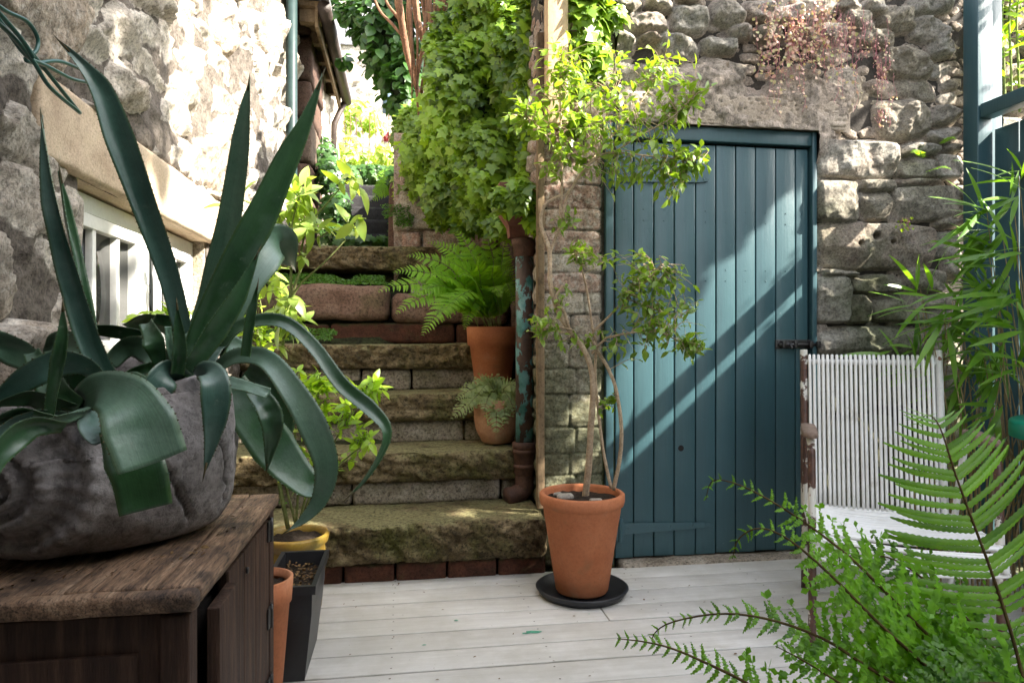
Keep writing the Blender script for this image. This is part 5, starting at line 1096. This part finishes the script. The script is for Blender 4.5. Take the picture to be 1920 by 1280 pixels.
CB = [(1060, 110, D0, 55, 42, .13), (1110, 150, D0 + .05, 70, 50, .15), (1150, 200, D0, 70, 45, .18), (1235, 120, D0 + .05, 75, 42, .16), (1275, 180, D0 - .05, 48, 50, .12), (1020, 200, D0 - .05, 60, 50, .14), (1095, 255, D0, 75, 42, .18),
      (1200, 290, D0 - .08, 85, 40, .18), (1285, 300, D0 - .1, 42, 26, .1), (1060, 300, D0, 40, 40, .1), (1250, 345, D0 - .1, 30, 26, .08, .6), (990, 225, D0 - .05, 40, 20, .08, .6), (1170, 335, D0 - .05, 50, 25, .1, .6), (1230, 235, D0, 70, 40, .15)]
CB2 = [(1220, 520, D0 - .1, 60, 42, .13), (1260, 575, D0 - .05, 50, 50, .12), (1235, 625, D0 - .14, 75, 36, .14), (1300, 655, D0 - .2, 22, 25, .06, .6), (1085, 470, D0 - .04, 38, 22, .07, .5), (1012, 610, D0 - .08, 26, 24, .06, .55), (1095, 640, D0, 50, 16, .08, .4), (1165, 490, D0 - .08, 50, 28, .1, .6), (1050, 560, D0 - .04, 25, 30, .06, .3), (1200, 570, D0 - .1, 50, 40, .12), (1180, 660, D0 - .1, 40, 20, .08, .3), (1145, 760, D0, 16, 22, .04, .25), (1060, 410, D0, 30, 16, .05, .3)]
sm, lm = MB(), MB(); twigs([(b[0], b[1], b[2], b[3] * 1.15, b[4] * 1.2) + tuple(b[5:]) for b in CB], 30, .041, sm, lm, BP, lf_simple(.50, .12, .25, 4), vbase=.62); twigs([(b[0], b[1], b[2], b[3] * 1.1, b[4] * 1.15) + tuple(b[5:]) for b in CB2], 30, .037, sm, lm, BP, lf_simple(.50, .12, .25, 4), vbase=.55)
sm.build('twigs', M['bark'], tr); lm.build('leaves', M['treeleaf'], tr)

# =============== bay shrub and choisya in the ochre pot / behind it
bs = thing('bay_shrub', (c4[0], c4[1], .27), 'pale leafy bay shrub with bare stems growing from the ochre pot', 'shrub')
bd = 2.30; BL = [([(540, 990, 2.5), (520, 880, 2.45), (515, 760, 2.4), (528, 660, 2.35), (545, 560, 2.3), (572, 480, 2.3), (578, 420, 2.3)], (.008, .006, .005, .003)), ([(545, 560, 2.3), (566, 530, 2.28), (610, 490, 2.25), (648, 450, 2.25)], (.004, .003, .002)), ([(560, 500, 2.3), (575, 430, 2.3), (610, 385, 2.28), (650, 340, 2.25)], (.004, .003, .002)),
      ([(530, 650, 2.35), (545, 540, 2.3), (545, 440, 2.3), (560, 370, 2.3)], (.005, .004, .002)), ([(572, 460, 2.3), (620, 435, 2.25), (672, 428, 2.22)], (.003, .002, .0015)), ([(545, 440, 2.35), (500, 400, 2.4), (455, 375, 2.45), (420, 370, 2.45)], (.004, .003, .002)), ([(515, 760, 2.4), (490, 660, 2.4), (480, 580, 2.4), (500, 500, 2.4)], (.005, .004, .002))]
mb = MB(); src = []
for pts, r in BL: P = [W(*p) for p in pts]; tube(mb, P, r, 8, n=24); src.append(spline(P, 20))
mb.build('stems', M['stem'], bs); src = np.vstack(src)
sm, lm = MB(), MB(); twigs([(560, 360, 2.28, 45, 28, .08), (650, 345, 2.25, 26, 18, .05, .45), (540, 400, 2.3, 50, 40, .1), (500, 440, 2.35, 40, 40, .1), (590, 420, 2.25, 40, 30, .08, .7), (640, 420, 2.22, 30, 25, .05, .35), (430, 370, 2.45, 40, 22, .06, .35), (560, 480, 2.3, 40, 24, .06, .3), (520, 600, 2.3, 45, 60, .1, 1.2), (560, 590, 2.28, 40, 40, .06, .4), (500, 530, 2.4, 40, 40, .1, .8)], 8, .076, sm, lm, src, lf_simple(.42, .10, .28, 6), gap=.036, vbase=.5, maxl=.2)
sm.build('twigs', M['stem'], bs); lm.build('leaves', M['bayleaf'], bs)
cs = thing('choisya', (c4[0] + .02, c4[1] + .02, .28), 'bright yellow-green low bush leaning over the lower steps', 'shrub')
src = []; mb = MB()
for pts in ([(560, 985, 2.5), (580, 900, 2.45), (595, 820, 2.4), (598, 720, 2.4)], [(562, 985, 2.5), (600, 880, 2.45), (650, 790, 2.4), (700, 725, 2.35)], [(560, 985, 2.5), (610, 900, 2.45), (660, 850, 2.4), (695, 830, 2.4)], [(555, 985, 2.5), (560, 880, 2.45), (550, 780, 2.45), (560, 700, 2.45)], [(555, 985, 2.5), (530, 880, 2.45), (510, 740, 2.45), (480, 640, 2.45)]):
    P = [W(*p) for p in pts]; tube(mb, P, (.005, .0035, .002), 7, n=16); src.append(spline(P, 16))
mb.build('stems', M['stem'], cs); src = np.vstack(src)
sm, lm = MB(), MB(); twigs([(600, 720, 2.4, 30, 20, .06), (690, 728, 2.36, 38, 18, .05), (640, 770, 2.4, 40, 26, .08), (680, 820, 2.4, 26, 18, .05, .8), (590, 790, 2.42, 40, 40, .08), (560, 880, 2.45, 40, 40, .08), (560, 730, 2.45, 30, 40, .08), (500, 620, 2.45, 40, 40, .1, 1), (470, 560, 2.5, 40, 40, .1, .6), (620, 860, 2.42, 40, 24, .06, .6), (280, 590, 2.1, 36, 14, .04, .8)], 15, .055, sm, lm, src, lf_simple(.40, .08, .15, 4), gap=.018, vbase=.6, maxl=.16)
sm.build('twigs', M['stem'], cs); lm.build('leaves', M['choisya'], cs)

# =============== ferns
def frond(sm, lm, pts, wid, npn=26, up=(0, -.3, 1), lobes=9, crisp=0, stemr=.003, vb=.5, start=.12, lobew=.55, tipcurl=0, angle=.75, sag=.15, taper=None, k0=False):
    P = spline(pts, 60); T = norm(np.gradient(P, axis=0)); L = np.concatenate([[0], np.cumsum(np.linalg.norm(np.diff(P, axis=0), axis=1))]); L /= L[-1]
    tube(sm, P[::2], np.linspace(stemr, stemr * .2, 30), 6, cap=False)
    up = norm(np.array(up, float)); prof = taper if taper else ([start, start + .12, .45, .75, .92, 1], [.45, .85, 1, .62, .26, .05])
    for q in np.linspace(start, .985, npn):
        i = min(59, int(np.interp(q, L, np.arange(60)))); t = T[i]; side0 = norm(np.cross(t, up)); nrm = norm(np.cross(side0, t)); ww = wid * np.interp(q, prof[0], prof[1])
        if ww < .003: continue
        for s in (-1, 1):
            wl = ww * (.85 + .25 * random.random()); d = norm(side0 * s + t * (.18 + .25 * q) * angle * 1.4 + nrm * (random.random() - .5) * (.25 + crisp)); m = lobes
            a = np.linspace(0, 1, m * 2 + 1); curve = -up * sag * wl
            C_ = P[i] + np.outer(a, d) * wl + np.outer(a ** 2, curve) + np.outer(a ** 2.5, t) * wl * .14
            if crisp: C_ += np.cumsum(R_.randn(len(a), 3), axis=0) * wl * .012 * crisp + (nrm * (np.sin(a * 14 + random.random() * 6) * .02 * crisp * wl)[:, None])
            sd_ = norm(np.cross(nrm, d)); hw = wl * .5 * lobew * .42 * (1 - a ** 2.2 * .85); hw = np.minimum(hw, .013 if wid > .05 else 1)
            if k0: hw = hw * .46
            saw = np.where(np.arange(len(a)) % 2 == 1, 1.0, .30 if not crisp else .55); saw = saw if not k0 else np.where(np.arange(len(a)) % 2 == 1, 1.0, .72); e1 = C_ + sd_ * (hw * saw)[:, None]; e2 = C_ - sd_ * (hw * saw)[:, None]
            if crisp:
                wv_ = np.sin(a * 40 + random.random() * 6) * .0022 * crisp; e1 = e1 + nrm * wv_[:, None]; e2 = e2 - nrm * wv_[:, None]
            e1 = e1 + d * (hw * .5)[:, None] - nrm * (hw * .25)[:, None]; e2 = e2 + d * (hw * .5)[:, None] - nrm * (hw * .25)[:, None]
            V = np.concatenate([e1, C_, e2]); k = len(a); i_ = np.arange(k - 1)
            Fs = np.concatenate([np.stack([i_, i_ + k, i_ + k + 1, i_ + 1], -1), np.stack([i_ + k, i_ + 2 * k, i_ + 2 * k + 1, i_ + k + 1], -1)])
            lm.add(V, Fs, np.clip(vb + random.gauss(0, .16) + (q - .5) * .25 - .15 * k0, 0, 1) if not crisp else np.clip(vb + random.gauss(0, .2) + np.tile(np.sin(a * 22 + random.random() * 6) * .22, 3), 0, 1), np.tile(a, 3))
            if crisp and wl > .03:
                for f_ in range(3):
                    P2 = C_[-1]; dd = norm(d + R_.randn(3) * .9); ll = .008 + .008 * random.random(); sdd = norm(np.cross(dd, nrm + R_.randn(3) * .5)); 
                    lm.add([P2, P2 + dd * ll * .6 + sdd * ll * .35, P2 + dd * ll, P2 + dd * ll * .6 - sdd * ll * .35], [[0, 1, 2, 3]], np.clip(vb + .1, 0, 1))
# foreground fern
ff = thing('fern', W(1960, 1420, 1.15), 'large crisped green fern arching across the lower right foreground', 'fern')
FG = [
 ([(1935, 1340, 1.12), (1900, 1200, 1.13), (1862, 1080, 1.14), (1825, 980, 1.15), (1792, 890, 1.16), (1762, 800, 1.18), (1738, 778, 1.22), (1716, 800, 1.25)], .165, 36, (-.2, -1, .15), ([.05, .3, .5, .7, .85, .95, 1], [1.05, 1, .92, .66, .38, .16, .06])),
 ([(1930, 1380, 1.10), (1800, 1250, 1.08), (1690, 1140, 1.07), (1600, 1050, 1.07), (1510, 980, 1.08), (1430, 930, 1.10), (1375, 905, 1.12), (1335, 902, 1.14), (1322, 942, 1.16)], .10, 40, (.1, -.75, .7), ([.05, .3, .5, .7, .8, .9, 1], [1, 1, .8, .38, .22, .14, .08])),
 ([(1900, 1400, 1.02), (1760, 1270, 1.0), (1650, 1170, 1.0), (1560, 1080, 1.0), (1480, 1012, 1.02), (1425, 990, 1.04), (1385, 1010, 1.06), (1372, 1052, 1.07)], .088, 38, (.1, -.75, .7), ([.05, .3, .5, .7, .85, 1], [1, 1, .75, .4, .2, .1])),
 ([(1900, 1430, .98), (1720, 1310, .97), (1620, 1245, .97), (1540, 1195, .98), (1440, 1160, 1.0), (1350, 1150, 1.02), (1262, 1165, 1.04), (1226, 1188, 1.05), (1226, 1212, 1.06)], .085, 42, (.05, -.6, .8), ([.05, .3, .5, .7, .85, 1], [1, 1, .6, .3, .16, .1])),
 ([(1700, 1440, .92), (1500, 1345, .94), (1400, 1280, .95), (1330, 1245, .96), (1260, 1215, .97), (1205, 1202, .98), (1152, 1196, .99)], .06, 34, (.05, -.6, .8), ([.05, .3, .6, .8, 1], [1, .9, .5, .34, .2])),
 ([(1850, 1430, .95), (1680, 1350, .94), (1590, 1290, .94), (1510, 1240, .95), (1450, 1208, .96)], .07, 28, (.05, -.6, .8), None),
 ([(1960, 1350, 1.2), (1850, 1200, 1.2), (1760, 1110, 1.2), (1680, 1050, 1.22), (1610, 1040, 1.24), (1550, 1050, 1.26)], .075, 32, (.1, -.8, .6), None),
 ([(1960, 1390, 1.15), (1850, 1290, 1.1), (1780, 1220, 1.1), (1700, 1165, 1.12), (1640, 1140, 1.14), (1590, 1140, 1.16)], .085, 32, (.1, -.7, .7), None),
 ([(1980, 1400, 1.05), (1880, 1320, 1.02), (1780, 1260, 1.0), (1680, 1235, 1.0), (1590, 1245, 1.0)], .09, 28, (.1, -.7, .7), None),
 ([(2000, 1380, 1.0), (1930, 1300, .97), (1850, 1280, .95), (1760, 1300, .93), (1700, 1340, .92)], .09, 26, (.1, -.6, .8), None),
 ([(1960, 1390, 1.12), (1800, 1240, 1.12), (1700, 1190, 1.13), (1650, 1190, 1.15), (1600, 1200, 1.17)], .08, 28, (.1, -.7, .7), None),]
for k, (pts, wd_, npn, up_, tp_) in enumerate(FG):
    sm, lm = MB(), MB(); frond(sm, lm, [W(*p) for p in pts], wd_, npn, up_, 15 if k == 0 else 11, 0.0 if k == 0 else .9, .0032, .56 - .36 * (k > 5) + (.1 if k in (1, 2) else 0), .06, .8, taper=tp_, sag=.04 if k == 0 else .12, k0=(k == 0))
    fo = sm.build('frond_stem', M['fernstem'], ff); lm.build('frond_leaf', M['fernfg'], fo)
# fern in the big pot on the steps
f2 = thing('fern', (c2[0], c2[1], 1.06), 'feathery bright green fern in the large pot on the steps', 'fern')
base = np.array([c2[0], c2[1], 1.05])
tips = [(705, 548, 3.4), (790, 632, 3.35), (735, 512, 3.5), (760, 480, 3.6), (820, 600, 3.3), (845, 575, 3.35), (800, 455, 3.7), (850, 430, 3.7), (905, 430, 3.75), (950, 450, 3.7), (890, 480, 3.5), (870, 620, 3.45), (940, 560, 3.45), (960, 510, 3.7), (770, 560, 3.45), (825, 490, 3.5), (860, 520, 3.45), (800, 520, 3.4), (740, 590, 3.4), (925, 500, 3.5), (880, 455, 3.9), (830, 455, 3.95), (965, 575, 3.6)]
sm, lm = MB(), MB()
for px, py, d in tips:
    e = W(px, py, d); L = np.linalg.norm(e - base); mid = (base + e) / 2 + np.array([0, -.03, .12 + .25 * max(0, .25 - (e[2] - base[2]))]) + R_.randn(3) * .015; b0 = base + R_.randn(3) * [.03, .03, 0]
    frond(sm, lm, [b0, b0 * .7 + mid * .3 + [0, 0, .04], mid, mid * .35 + e * .65 + [0, 0, .025], e], .085 * min(1.25, L / .42), 30, (-.1, -.75, .7), 7, 0, .0022, .55, .22, .95)
sm.build('frond_stems', M['stem'], f2); lm.build('fronds', M['fern'], f2)
f3 = thing('fern', (c3[0], c3[1], .69), 'small silvery fern trailing from the ribbed pot on the steps', 'fern')
base = np.array([c3[0], c3[1] - .02, .69]); sm, lm = MB(), MB()
for px, py, d in [(842, 790, 3.3), (850, 752, 3.35), (930, 818, 3.26), (968, 778, 3.3), (905, 775, 3.28), (955, 735, 3.45), (880, 725, 3.4), (985, 740, 3.35), (870, 770, 3.3), (920, 715, 3.5), (950, 800, 3.28), (895, 740, 3.3)]:
    e = W(px, py, d); mid = base * .45 + e * .55 + np.array([0, 0, .07]); frond(sm, lm, [base, base * .6 + mid * .4 + [0, 0, .035], mid, e], .052, 20, (0, -.6, .8), 6, .25, .0016, .5, .12, 1.0)
sm.build('frond_stems', M['fernstem'], f3); lm.build('fronds', M['fernpale'], f3)

# ferns at the top of the path
f4 = thing('fern', W(745, 345, 5.6), 'lime green fern arching over the dark upper steps', 'fern'); sm, lm = MB(), MB()
for k in range(30):
    b0 = W(760 + 30 * random.random(), 350 + 20 * random.random(), 5.6); e = W(690 + 110 * random.random(), 275 + 110 * random.random(), 5.3 + .4 * random.random()); mid = (b0 + e) / 2 + np.array([0, 0, .10])
    frond(sm, lm, [b0, mid, e], .09, 18, (0, -.7, .7), 4, 0, .002, .6, .2, 1)
sm.build('frond_stems', M['stem'], f4); lm.build('fronds', M['fern'], f4)
gs = thing('garden_shrub', W(665, 290, 7.9), 'sunlit yellow-green shrub at the top of the steps', 'shrub')
GB = [(672, 215, 8.6, .28, .2, .22), (700, 235, 8.8, .15, .15, .12), (655, 290, 8.0, .20, .2, .20), (690, 300, 8.0, .18, .18, .13), (638, 240, 8.4, .1, .1, .2), (725, 290, 7.8, .16, .16, .12)]
mb = MB(); blob_leaves(mb, GB, 420, .085, lf_simple(.55, .1, .2, 3), depth=.6, hang=-.2); mb.build('leaves', M['farleaf'], gs)
mb = MB(); 
for k in range(8): x = 640 + 12 * k; tube(mb, [W(x, 330, 8.2), W(x + 5, 260, 8.3), W(x - 6 + 12 * random.random(), 215, 8.4)], .006, 6, n=8)
mb.build('stems', M['fernstem'], gs)
gc = thing('ivy', W(690, 330, 7.2), 'dark ivy mat hanging over the top dark step', 'ivy')
mb = MB(); blob_leaves(mb, [(700, 326, 7.3, .28, .15, .10), (650, 330, 7.0, .14, .15, .12), (740, 330, 7.0, .12, .15, .10)], 1100, .055, lf_ivy(), depth=.4); mb.build('leaves', M['shrubleaf'], gc)
g2 = thing('ivy', W(640, 400, 5.4), 'dark green ivy climbing beside the upper dark steps', 'ivy')
mb = MB(); blob_leaves(mb, [(632, 395, 5.6, .13, .2, .16), (620, 330, 5.8, .12, .2, .16), (640, 440, 5.2, .14, .15, .08), (690, 452, 4.95, .24, .12, .035), (612, 290, 6.0, .1, .2, .1), (745, 410, 5.5, .06, .2, .16), (760, 330, 5.4, .14, .2, .12)], 1100, .05, lf_ivy(), depth=.5, dark=.1); mb.build('leaves', M['shrubleaf'], g2)
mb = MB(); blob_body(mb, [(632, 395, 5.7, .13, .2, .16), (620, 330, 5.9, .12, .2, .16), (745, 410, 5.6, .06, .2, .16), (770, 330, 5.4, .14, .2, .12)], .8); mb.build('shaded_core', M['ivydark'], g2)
t = pot('terracotta_pot', np.array(W(604, 332, 6.35)), [(.03, 0), (.08, 0), (.11, .18), (.12, .19), (.12, .23), (.1, .23)], M['terra'], 'distant terracotta pot against the outbuilding wall', .2, .1)
mb = MB(); blob_leaves(mb, [(604, 268, 6.3, .09, .09, .06)], 1600, .05, lf_simple(.6), depth=.6, hang=.4); tag(mb.build('pot_plant', M['shrubleaf']), 'dark leaves growing in the distant pot by the outbuilding', 'plant')
rp = MB(); blob_leaves(rp, [(735, 262, 8.4, .12, .1, .05)], 1200, .05, lf_simple(.6), depth=.8, hang=.4); M['redleaf'] = leaf_mat('red_leaves', (.16, .02, .03), (.30, .05, .07), .3)
tag(rp.build('red_plant', M['redleaf']), 'small dark red leaved plant below the far blue window', 'plant')

# =============== creeping greenery on the steps
def mat_leaves(name, region, n, size, label, h=.03):
    mb = MB(); (x0, x1, y0, y1, z0, z1) = region; U = R_.rand(n); Vv = R_.rand(n); P = np.stack([x0 + (x1 - x0) * U, y0 + (y1 - y0) * Vv, z0 + (z1 - z0) * (1 - Vv) * 0 + 0 * U], -1)
    P[:, 2] = z0 + (z1 - z0) * Vv + h * fbm(P * 9, 3, 3) * np.sin(np.pi * np.clip(U * 1.0, 0, 1)) ** .4
    ed = np.minimum(np.minimum(U, 1 - U) * (x1 - x0) / .12, np.minimum(Vv + .25, 1.1 - Vv) * 4); k = fbm(P * 8, 4, 8) * np.clip(ed, 0, 1) ** .5 > .36; P = P[k]; n = len(P)
    scatter(mb, lf_simple(.9, .1, .1, 2), P, norm(R_.randn(n, 3) * [1, 1, .5]), norm(R_.randn(n, 3) * .5 + [0, -.5, .9]), size * (.6 + .7 * R_.rand(n)), np.clip(R_.rand(n) * .6 + .3 * fbm(P * 14, 2), 0, 1))
    o = mb.build(name, M['creeper']); tag(o, label, 'ground cover', kind='stuff')
mat_leaves('creeping_plant', (-.9, -.05, 4.16, 4.37, 1.33, 1.405), 5200, .011, 'bright creeping green mat under the top broad step')
mat_leaves('creeping_plant', (-.9, -.36, 3.90, 4.12, 1.0, 1.06), 3600, .011, 'green creeping tuft under the curved red step')
mat_leaves('creeping_plant', (-.62, -.46, 3.21, 3.30, .255, .30), 300, .012, 'little green tuft in the joint by the grey riser')
mat_leaves('creeping_plant', (-.2, .1, 4.40, 4.43, 1.72, 1.86), 1200, .014, 'green tuft on the mossy block beside the top broad step')

# =============== wall plants
wp = thing('trailing_plant', (1.75, 2.9, 2.3), 'pink stemmed trailing toadflax hanging from the wall above the door', 'plant')
sm, lm = MB(), MB(); M['pinkstem'] = rough_mat('pink_stem', [(.3, (.52, .15, .20)), (.7, (.66, .32, .34))], 20)
def trail(x, y, l, n_=9, sz=.014, spread=14):
    pts = [onY(x + random.gauss(0, spread * .4) * k / 4, y + l * k / 4, 2.875 - .02 * random.random()) for k in range(5)]; P = spline(pts, 20); P = P + np.cumsum(R_.randn(20, 3) * .0012, axis=0); tube(sm, P, .0007, 4, cap=False)
    for q in range(n_):
        i = random.randrange(2, 20); p = P[i] + R_.randn(3) * [.012, .006, .008]; p2 = (p + P[i]) / 2 + R_.randn(3) * .004; tube(sm, [P[i], p2, p], .0004, 3, cap=False)
        scatter(lm, lf_simple(1.0, .1, .15, 3), [p], [norm(R_.randn(3) + [0, -.2, -.2])], np.array([norm(np.array([.2, -1, .5]) + R_.randn(3) * .4)]), sz * (.5 + random.random()), random.random())
for k in range(75): x = random.gauss(1500, 42); trail(x, max(-20, random.gauss(45, 45)), 30 + 75 * random.random(), 11)
for k in range(40): trail(random.gauss(1590, 35), 10 + 60 * random.random(), 20 + 60 * random.random(), 4, .009)
sm.build('stems', M['pinkstem'], wp); lm.build('leaves', M['pinkleaf'], wp)
wp = thing('trailing_plant', (2.15, 2.9, 2.0), 'sparse pink tuft hanging down the loose stones right of the door', 'plant')
sm, lm = MB(), MB()
for k in range(26): trail(random.gauss(1655, 9), 60 + 120 * random.random(), 20 + 30 * random.random(), 4, .010, 6)
for k in range(8): trail(random.gauss(1650, 6), 205, 20 + 20 * random.random(), 4, .010, 6)
sm.build('stems', M['pinkstem'], wp); lm.build('leaves', M['pinkleaf'], wp)
wp = thing('trailing_plant', (2.2, 2.88, 1.5), 'tiny green sprig hanging in front of the block with three holes', 'plant'); sm, lm = MB(), MB()
for k in range(4): trail(1692 + 5 * k, 408, 22, 6, .014, 6)
sm.build('stems', M['pinkstem'], wp); lm.build('leaves', M['choisya'], wp)
for lab, pts in (('small fern sprig highest in the joints beside the fence post', [(1762, 270), (1795, 264)]), ('small pale fern frond just under the larger joint fern', [(1735, 322), (1792, 322)]), ('tiny fern frond in the mossy stone joint', [(1728, 296), (1706, 288)])):
    w_ = thing('wall_fern', onY(*pts[0], 2.88), lab, 'fern', 'little ferns rooted in the stone wall'); sm, lm = MB(), MB(); a = onY(*pts[0], 2.9); b_ = onY(*pts[1], 2.82); frond(sm, lm, [a, (a + b_) / 2 + [0, -.02, .02], b_], .03, 13, (0, -.5, .9), 4, 0, .001, .6, .05, 1.1)
    sm.build('frond_stem', M['stem'], w_); lm.build('frond', M['fern'], w_)

# =============== bamboo
bb = thing('bamboo', (2.4, 2.4, 0), 'clump of bamboo with tan canes and long leaves before the teal fence', 'bamboo')
sm, lm = MB(), MB(); tm = lf_simple(.11, .06, .18, 7)
for k in range(80):
    x0_, y0_ = 2.22 + .34 * random.random(), 1.95 + .75 * random.random(); h_ = .45 + .95 * random.random(); lean = np.array([-.28 * random.random() + .12, -.25 * random.random(), 0]) * h_
    p0_ = np.array([x0_, y0_, 0]); p1_ = p0_ + lean * .4 + [0, 0, h_ * .6]; p2_ = p0_ + lean * 1.1 + [0, 0, h_]; P = spline([p0_, p1_, p2_], 14); tube(sm, P, [.0035, .0028, .0014], 5, cap=False)
def bleaves(px, py, d, n, L, ang, spr=.6):
    c = W(px, py, d); dirs = []
    for q in range(n):
        a = math.radians(ang + random.gauss(0, 38)); D = RGT * math.cos(a) + UPV * math.sin(a) - FWD * random.gauss(.25, .35)
        dirs.append(norm(D))
    dirs = np.array(dirs); P = c + R_.randn(n, 3) * .018; scatter(lm, tm, P, dirs, norm(np.array([.1, -.45, 1.0]) + R_.randn(n, 3) * .4), L * (.6 + .6 * R_.rand(n)), np.clip(.5 + R_.randn(n) * .22 + (c[2] - 1) * .2, 0, 1))
for px, py, d, n, L, ang in [(1850, 395, 2.6, 8, .22, 175), (1880, 440, 2.6, 9, .22, 185), (1860, 480, 2.6, 8, .22, 170), (1900, 380, 2.6, 8, .2, 160), (1880, 520, 2.6, 8, .22, 190), (1840, 540, 2.7, 8, .2, 150), (1905, 470, 2.5, 7, .22, 170), (1830, 590, 2.6, 9, .22, 180), (1730, 560, 2.6, 9, .18, 165), (1715, 575, 2.6, 7, .15, 30),
     (1770, 600, 2.6, 9, .20, 200), (1850, 650, 2.6, 9, .22, 200), (1900, 620, 2.5, 8, .22, 190), (1720, 670, 2.75, 7, .20, 165), (1880, 710, 2.6, 8, .2, 170), (1820, 700, 2.7, 8, .18, 190), (1780, 660, 2.75, 7, .16, 180), (1870, 770, 2.6, 7, .2, 200), (1905, 560, 2.5, 7, .24, 200), (1800, 760, 2.7, 7, .18, 200), (1910, 690, 2.5, 7, .22, 170),
     (1910, 330, 2.6, 6, .2, 175), (1850, 440, 2.65, 6, .2, 200), (1790, 560, 2.7, 6, .18, 210), (1890, 830, 2.6, 6, .2, 200), (1900, 590, 2.6, 8, .2, 120), (1850, 600, 2.7, 8, .2, 100), (1780, 620, 2.6, 6, .2, 30), (1880, 660, 2.7, 8, .2, 240), (1830, 650, 2.7, 8, .2, 260), (1790, 720, 2.75, 8, .18, 250), (1760, 690, 2.75, 6, .16, 200)]:
    bleaves(px, py, d, n, L, ang); e = W(px, py, d); b0 = np.array([min(2.55, max(2.15, e[0] + .15)), min(2.75, e[1] + .05), 0]); P = spline([b0, (b0 + e) / 2 + [.03, 0, .1], e], 14); tube(sm, P, [.0035, .0028, .0014], 5, cap=False)
for px, py in ((1700, 660), (1690, 700), (1650, 660)): bleaves(px + 20, py, 2.8, 3, .2, 165)
sm.build('canes', M['cane'], bb); lm.build('leaves', M['bamboo'], bb)
up = thing('tall_weed', (3.0, 2.6, 1.9), 'leafy weed seen through the opening above the fence rail', 'plant'); sm, lm = MB(), MB()
for k, x in enumerate((1898, 1912, 1885)):
    P = [W(x, 210, 3.3), W(x - 3, 110, 3.3), W(x - 6, 30, 3.3), W(x, -20, 3.3)]; tube(sm, P, [.006, .004], 6, n=16); src = spline(P, 20)
    for q in range(18): p = src[random.randrange(2, 20)]; scatter(lm, lf_simple(.3, .08, .3, 4), [p], [norm(R_.randn(3) * [1, .6, .4] + [0, -.2, .1])], np.array([norm(np.array([0, -.6, .8]) + R_.randn(3) * .3)]), .07 + .05 * random.random(), random.random())
sm.build('stems', M['stem'], up); lm.build('leaves', M['choisya'], up)
# =============== trees and hedge past the fence (to the right, outside the frame): hedge added and foliage shaped to cast the shade
M['shadeleaf'] = leaf_mat('shade_caster_leaves', (.03, .09, .015), (.10, .20, .03), .12, .5)
hd = thing('shade_hedge', (4.2, -1.2, 0), 'unseen tall hedge added beyond the timber fence to cast shade', 'hedge')  # out-of-view hedge, added to block the sun
def quads(mb, P, size):
    n = len(P); scatter(mb, lf_simple(.7, .05, .1, 2), P, rdir(n), rdir(n), size * (.6 + .8 * R_.rand(n)), R_.rand(n))
mb = MB(); n_ = 15000; Yh = -4.6 + 5.9 * R_.rand(n_); Zh = 8.6 * R_.rand(n_); Xh = 4 + .5 * R_.rand(n_)
edge = np.interp(Zh, [0, 3.1, 4.4, 4.9, 5.25, 5.8, 6.3, 6.9, 8.6], [1.25, 1.25, 1.22, .85, .30, -.05, .35, .28, -.1]) + (fbm(np.stack([Zh * 3, Zh * 0, Zh * 0], -1), 3, 3) - .5) * .25 + R_.randn(n_) * .035 + (Xh - 4) * -.5
k = Yh < edge; quads(mb, np.stack([Xh, Yh, Zh], -1)[k], .16); mb.build('leaves', M['shadeleaf'], hd)
mb = MB(); box(mb, 4.15, 4.35, -4.5, -.35, 0, 6.0, .05); box(mb, 4.15, 4.35, -.34, .05, 0, 5.0, .05); box(mb, 4.15, 4.35, -4.5, -.35, 6.0, 8.3, .05); box(mb, 4.15, 4.35, .06, .85, 0, 4.2, .05); mb.build('shaded_core', M['ivydark'], hd)
bt = thing('dapple_tree', (4.6, 2.9, 0), 'unseen slender tree beyond the timber fence, leaves shaped to dapple the sun', 'tree')
mb = MB(); n_ = 6500; Y = 1.05 + 1.9 * R_.rand(n_); Z = 3.74 + 1.2 * R_.rand(n_); X = 4 + .35 * R_.rand(n_)
dens = np.where(Z < 4.14, np.where(Y < 1.95, 1.0, .25), np.where((Z < 4.62) & (Y < 1.72), .55, .0)) + .55 * (fbm(np.stack([Y * 4, Z * 4, 0 * Y], -1), 3, 5) > .50) * (Z > 4.05) * (Y > 1.35)  # unseen tree's leaf density shaped to cut and dapple the sunlight
low = 3.66 + .05 * (Y - 1.5); k = (R_.rand(n_) < dens); P = np.stack([X, Y - (X - 4) * .5, Z + (X - 4) * .9], -1)[k]; quads(mb, P, .10)
n_ = 45; Y = 1.72 + .9 * R_.rand(n_); Z = 3.15 + .6 * R_.rand(n_); quads(mb, np.stack([4 + 0 * Y, Y, Z], -1), .055)
mb.build('leaves', M['shadeleaf'], bt)
mb = MB(); tube(mb, [(4.6, 2.9, -.1), (4.55, 2.8, 2), (4.5, 2.7, 4), (4.4, 2.3, 5.5)], (.09, .07, .05, .02), 10, n=20); mb.build('trunk', M['bark'], bt)
for a in ([(4.5, 2.7, 3.7), (4.3, 2.2, 3.95), (4.2, 1.5, 3.95), (4.1, .9, 3.8)], [(4.5, 2.7, 4.1), (4.3, 2.2, 4.5), (4.2, 1.6, 4.6)]): mb = MB(); tube(mb, a, (.035, .02, .01), 7, n=20); mb.build('branch', M['bark'], bt)

mb = MB(); grid_wall(mb, np.arange(-.95, 1.3, .05), np.arange(-.1, 3.4, .05), left_h, lambda U, Z, h: np.stack([U, -.55 + h, Z], -1)); box(mb, -.95, 1.3, -.9, -.60, -.1, 3.4); mb.build('shade_wall', M['mortardark'], house)  # unseen wall behind the camera, added to block skylight
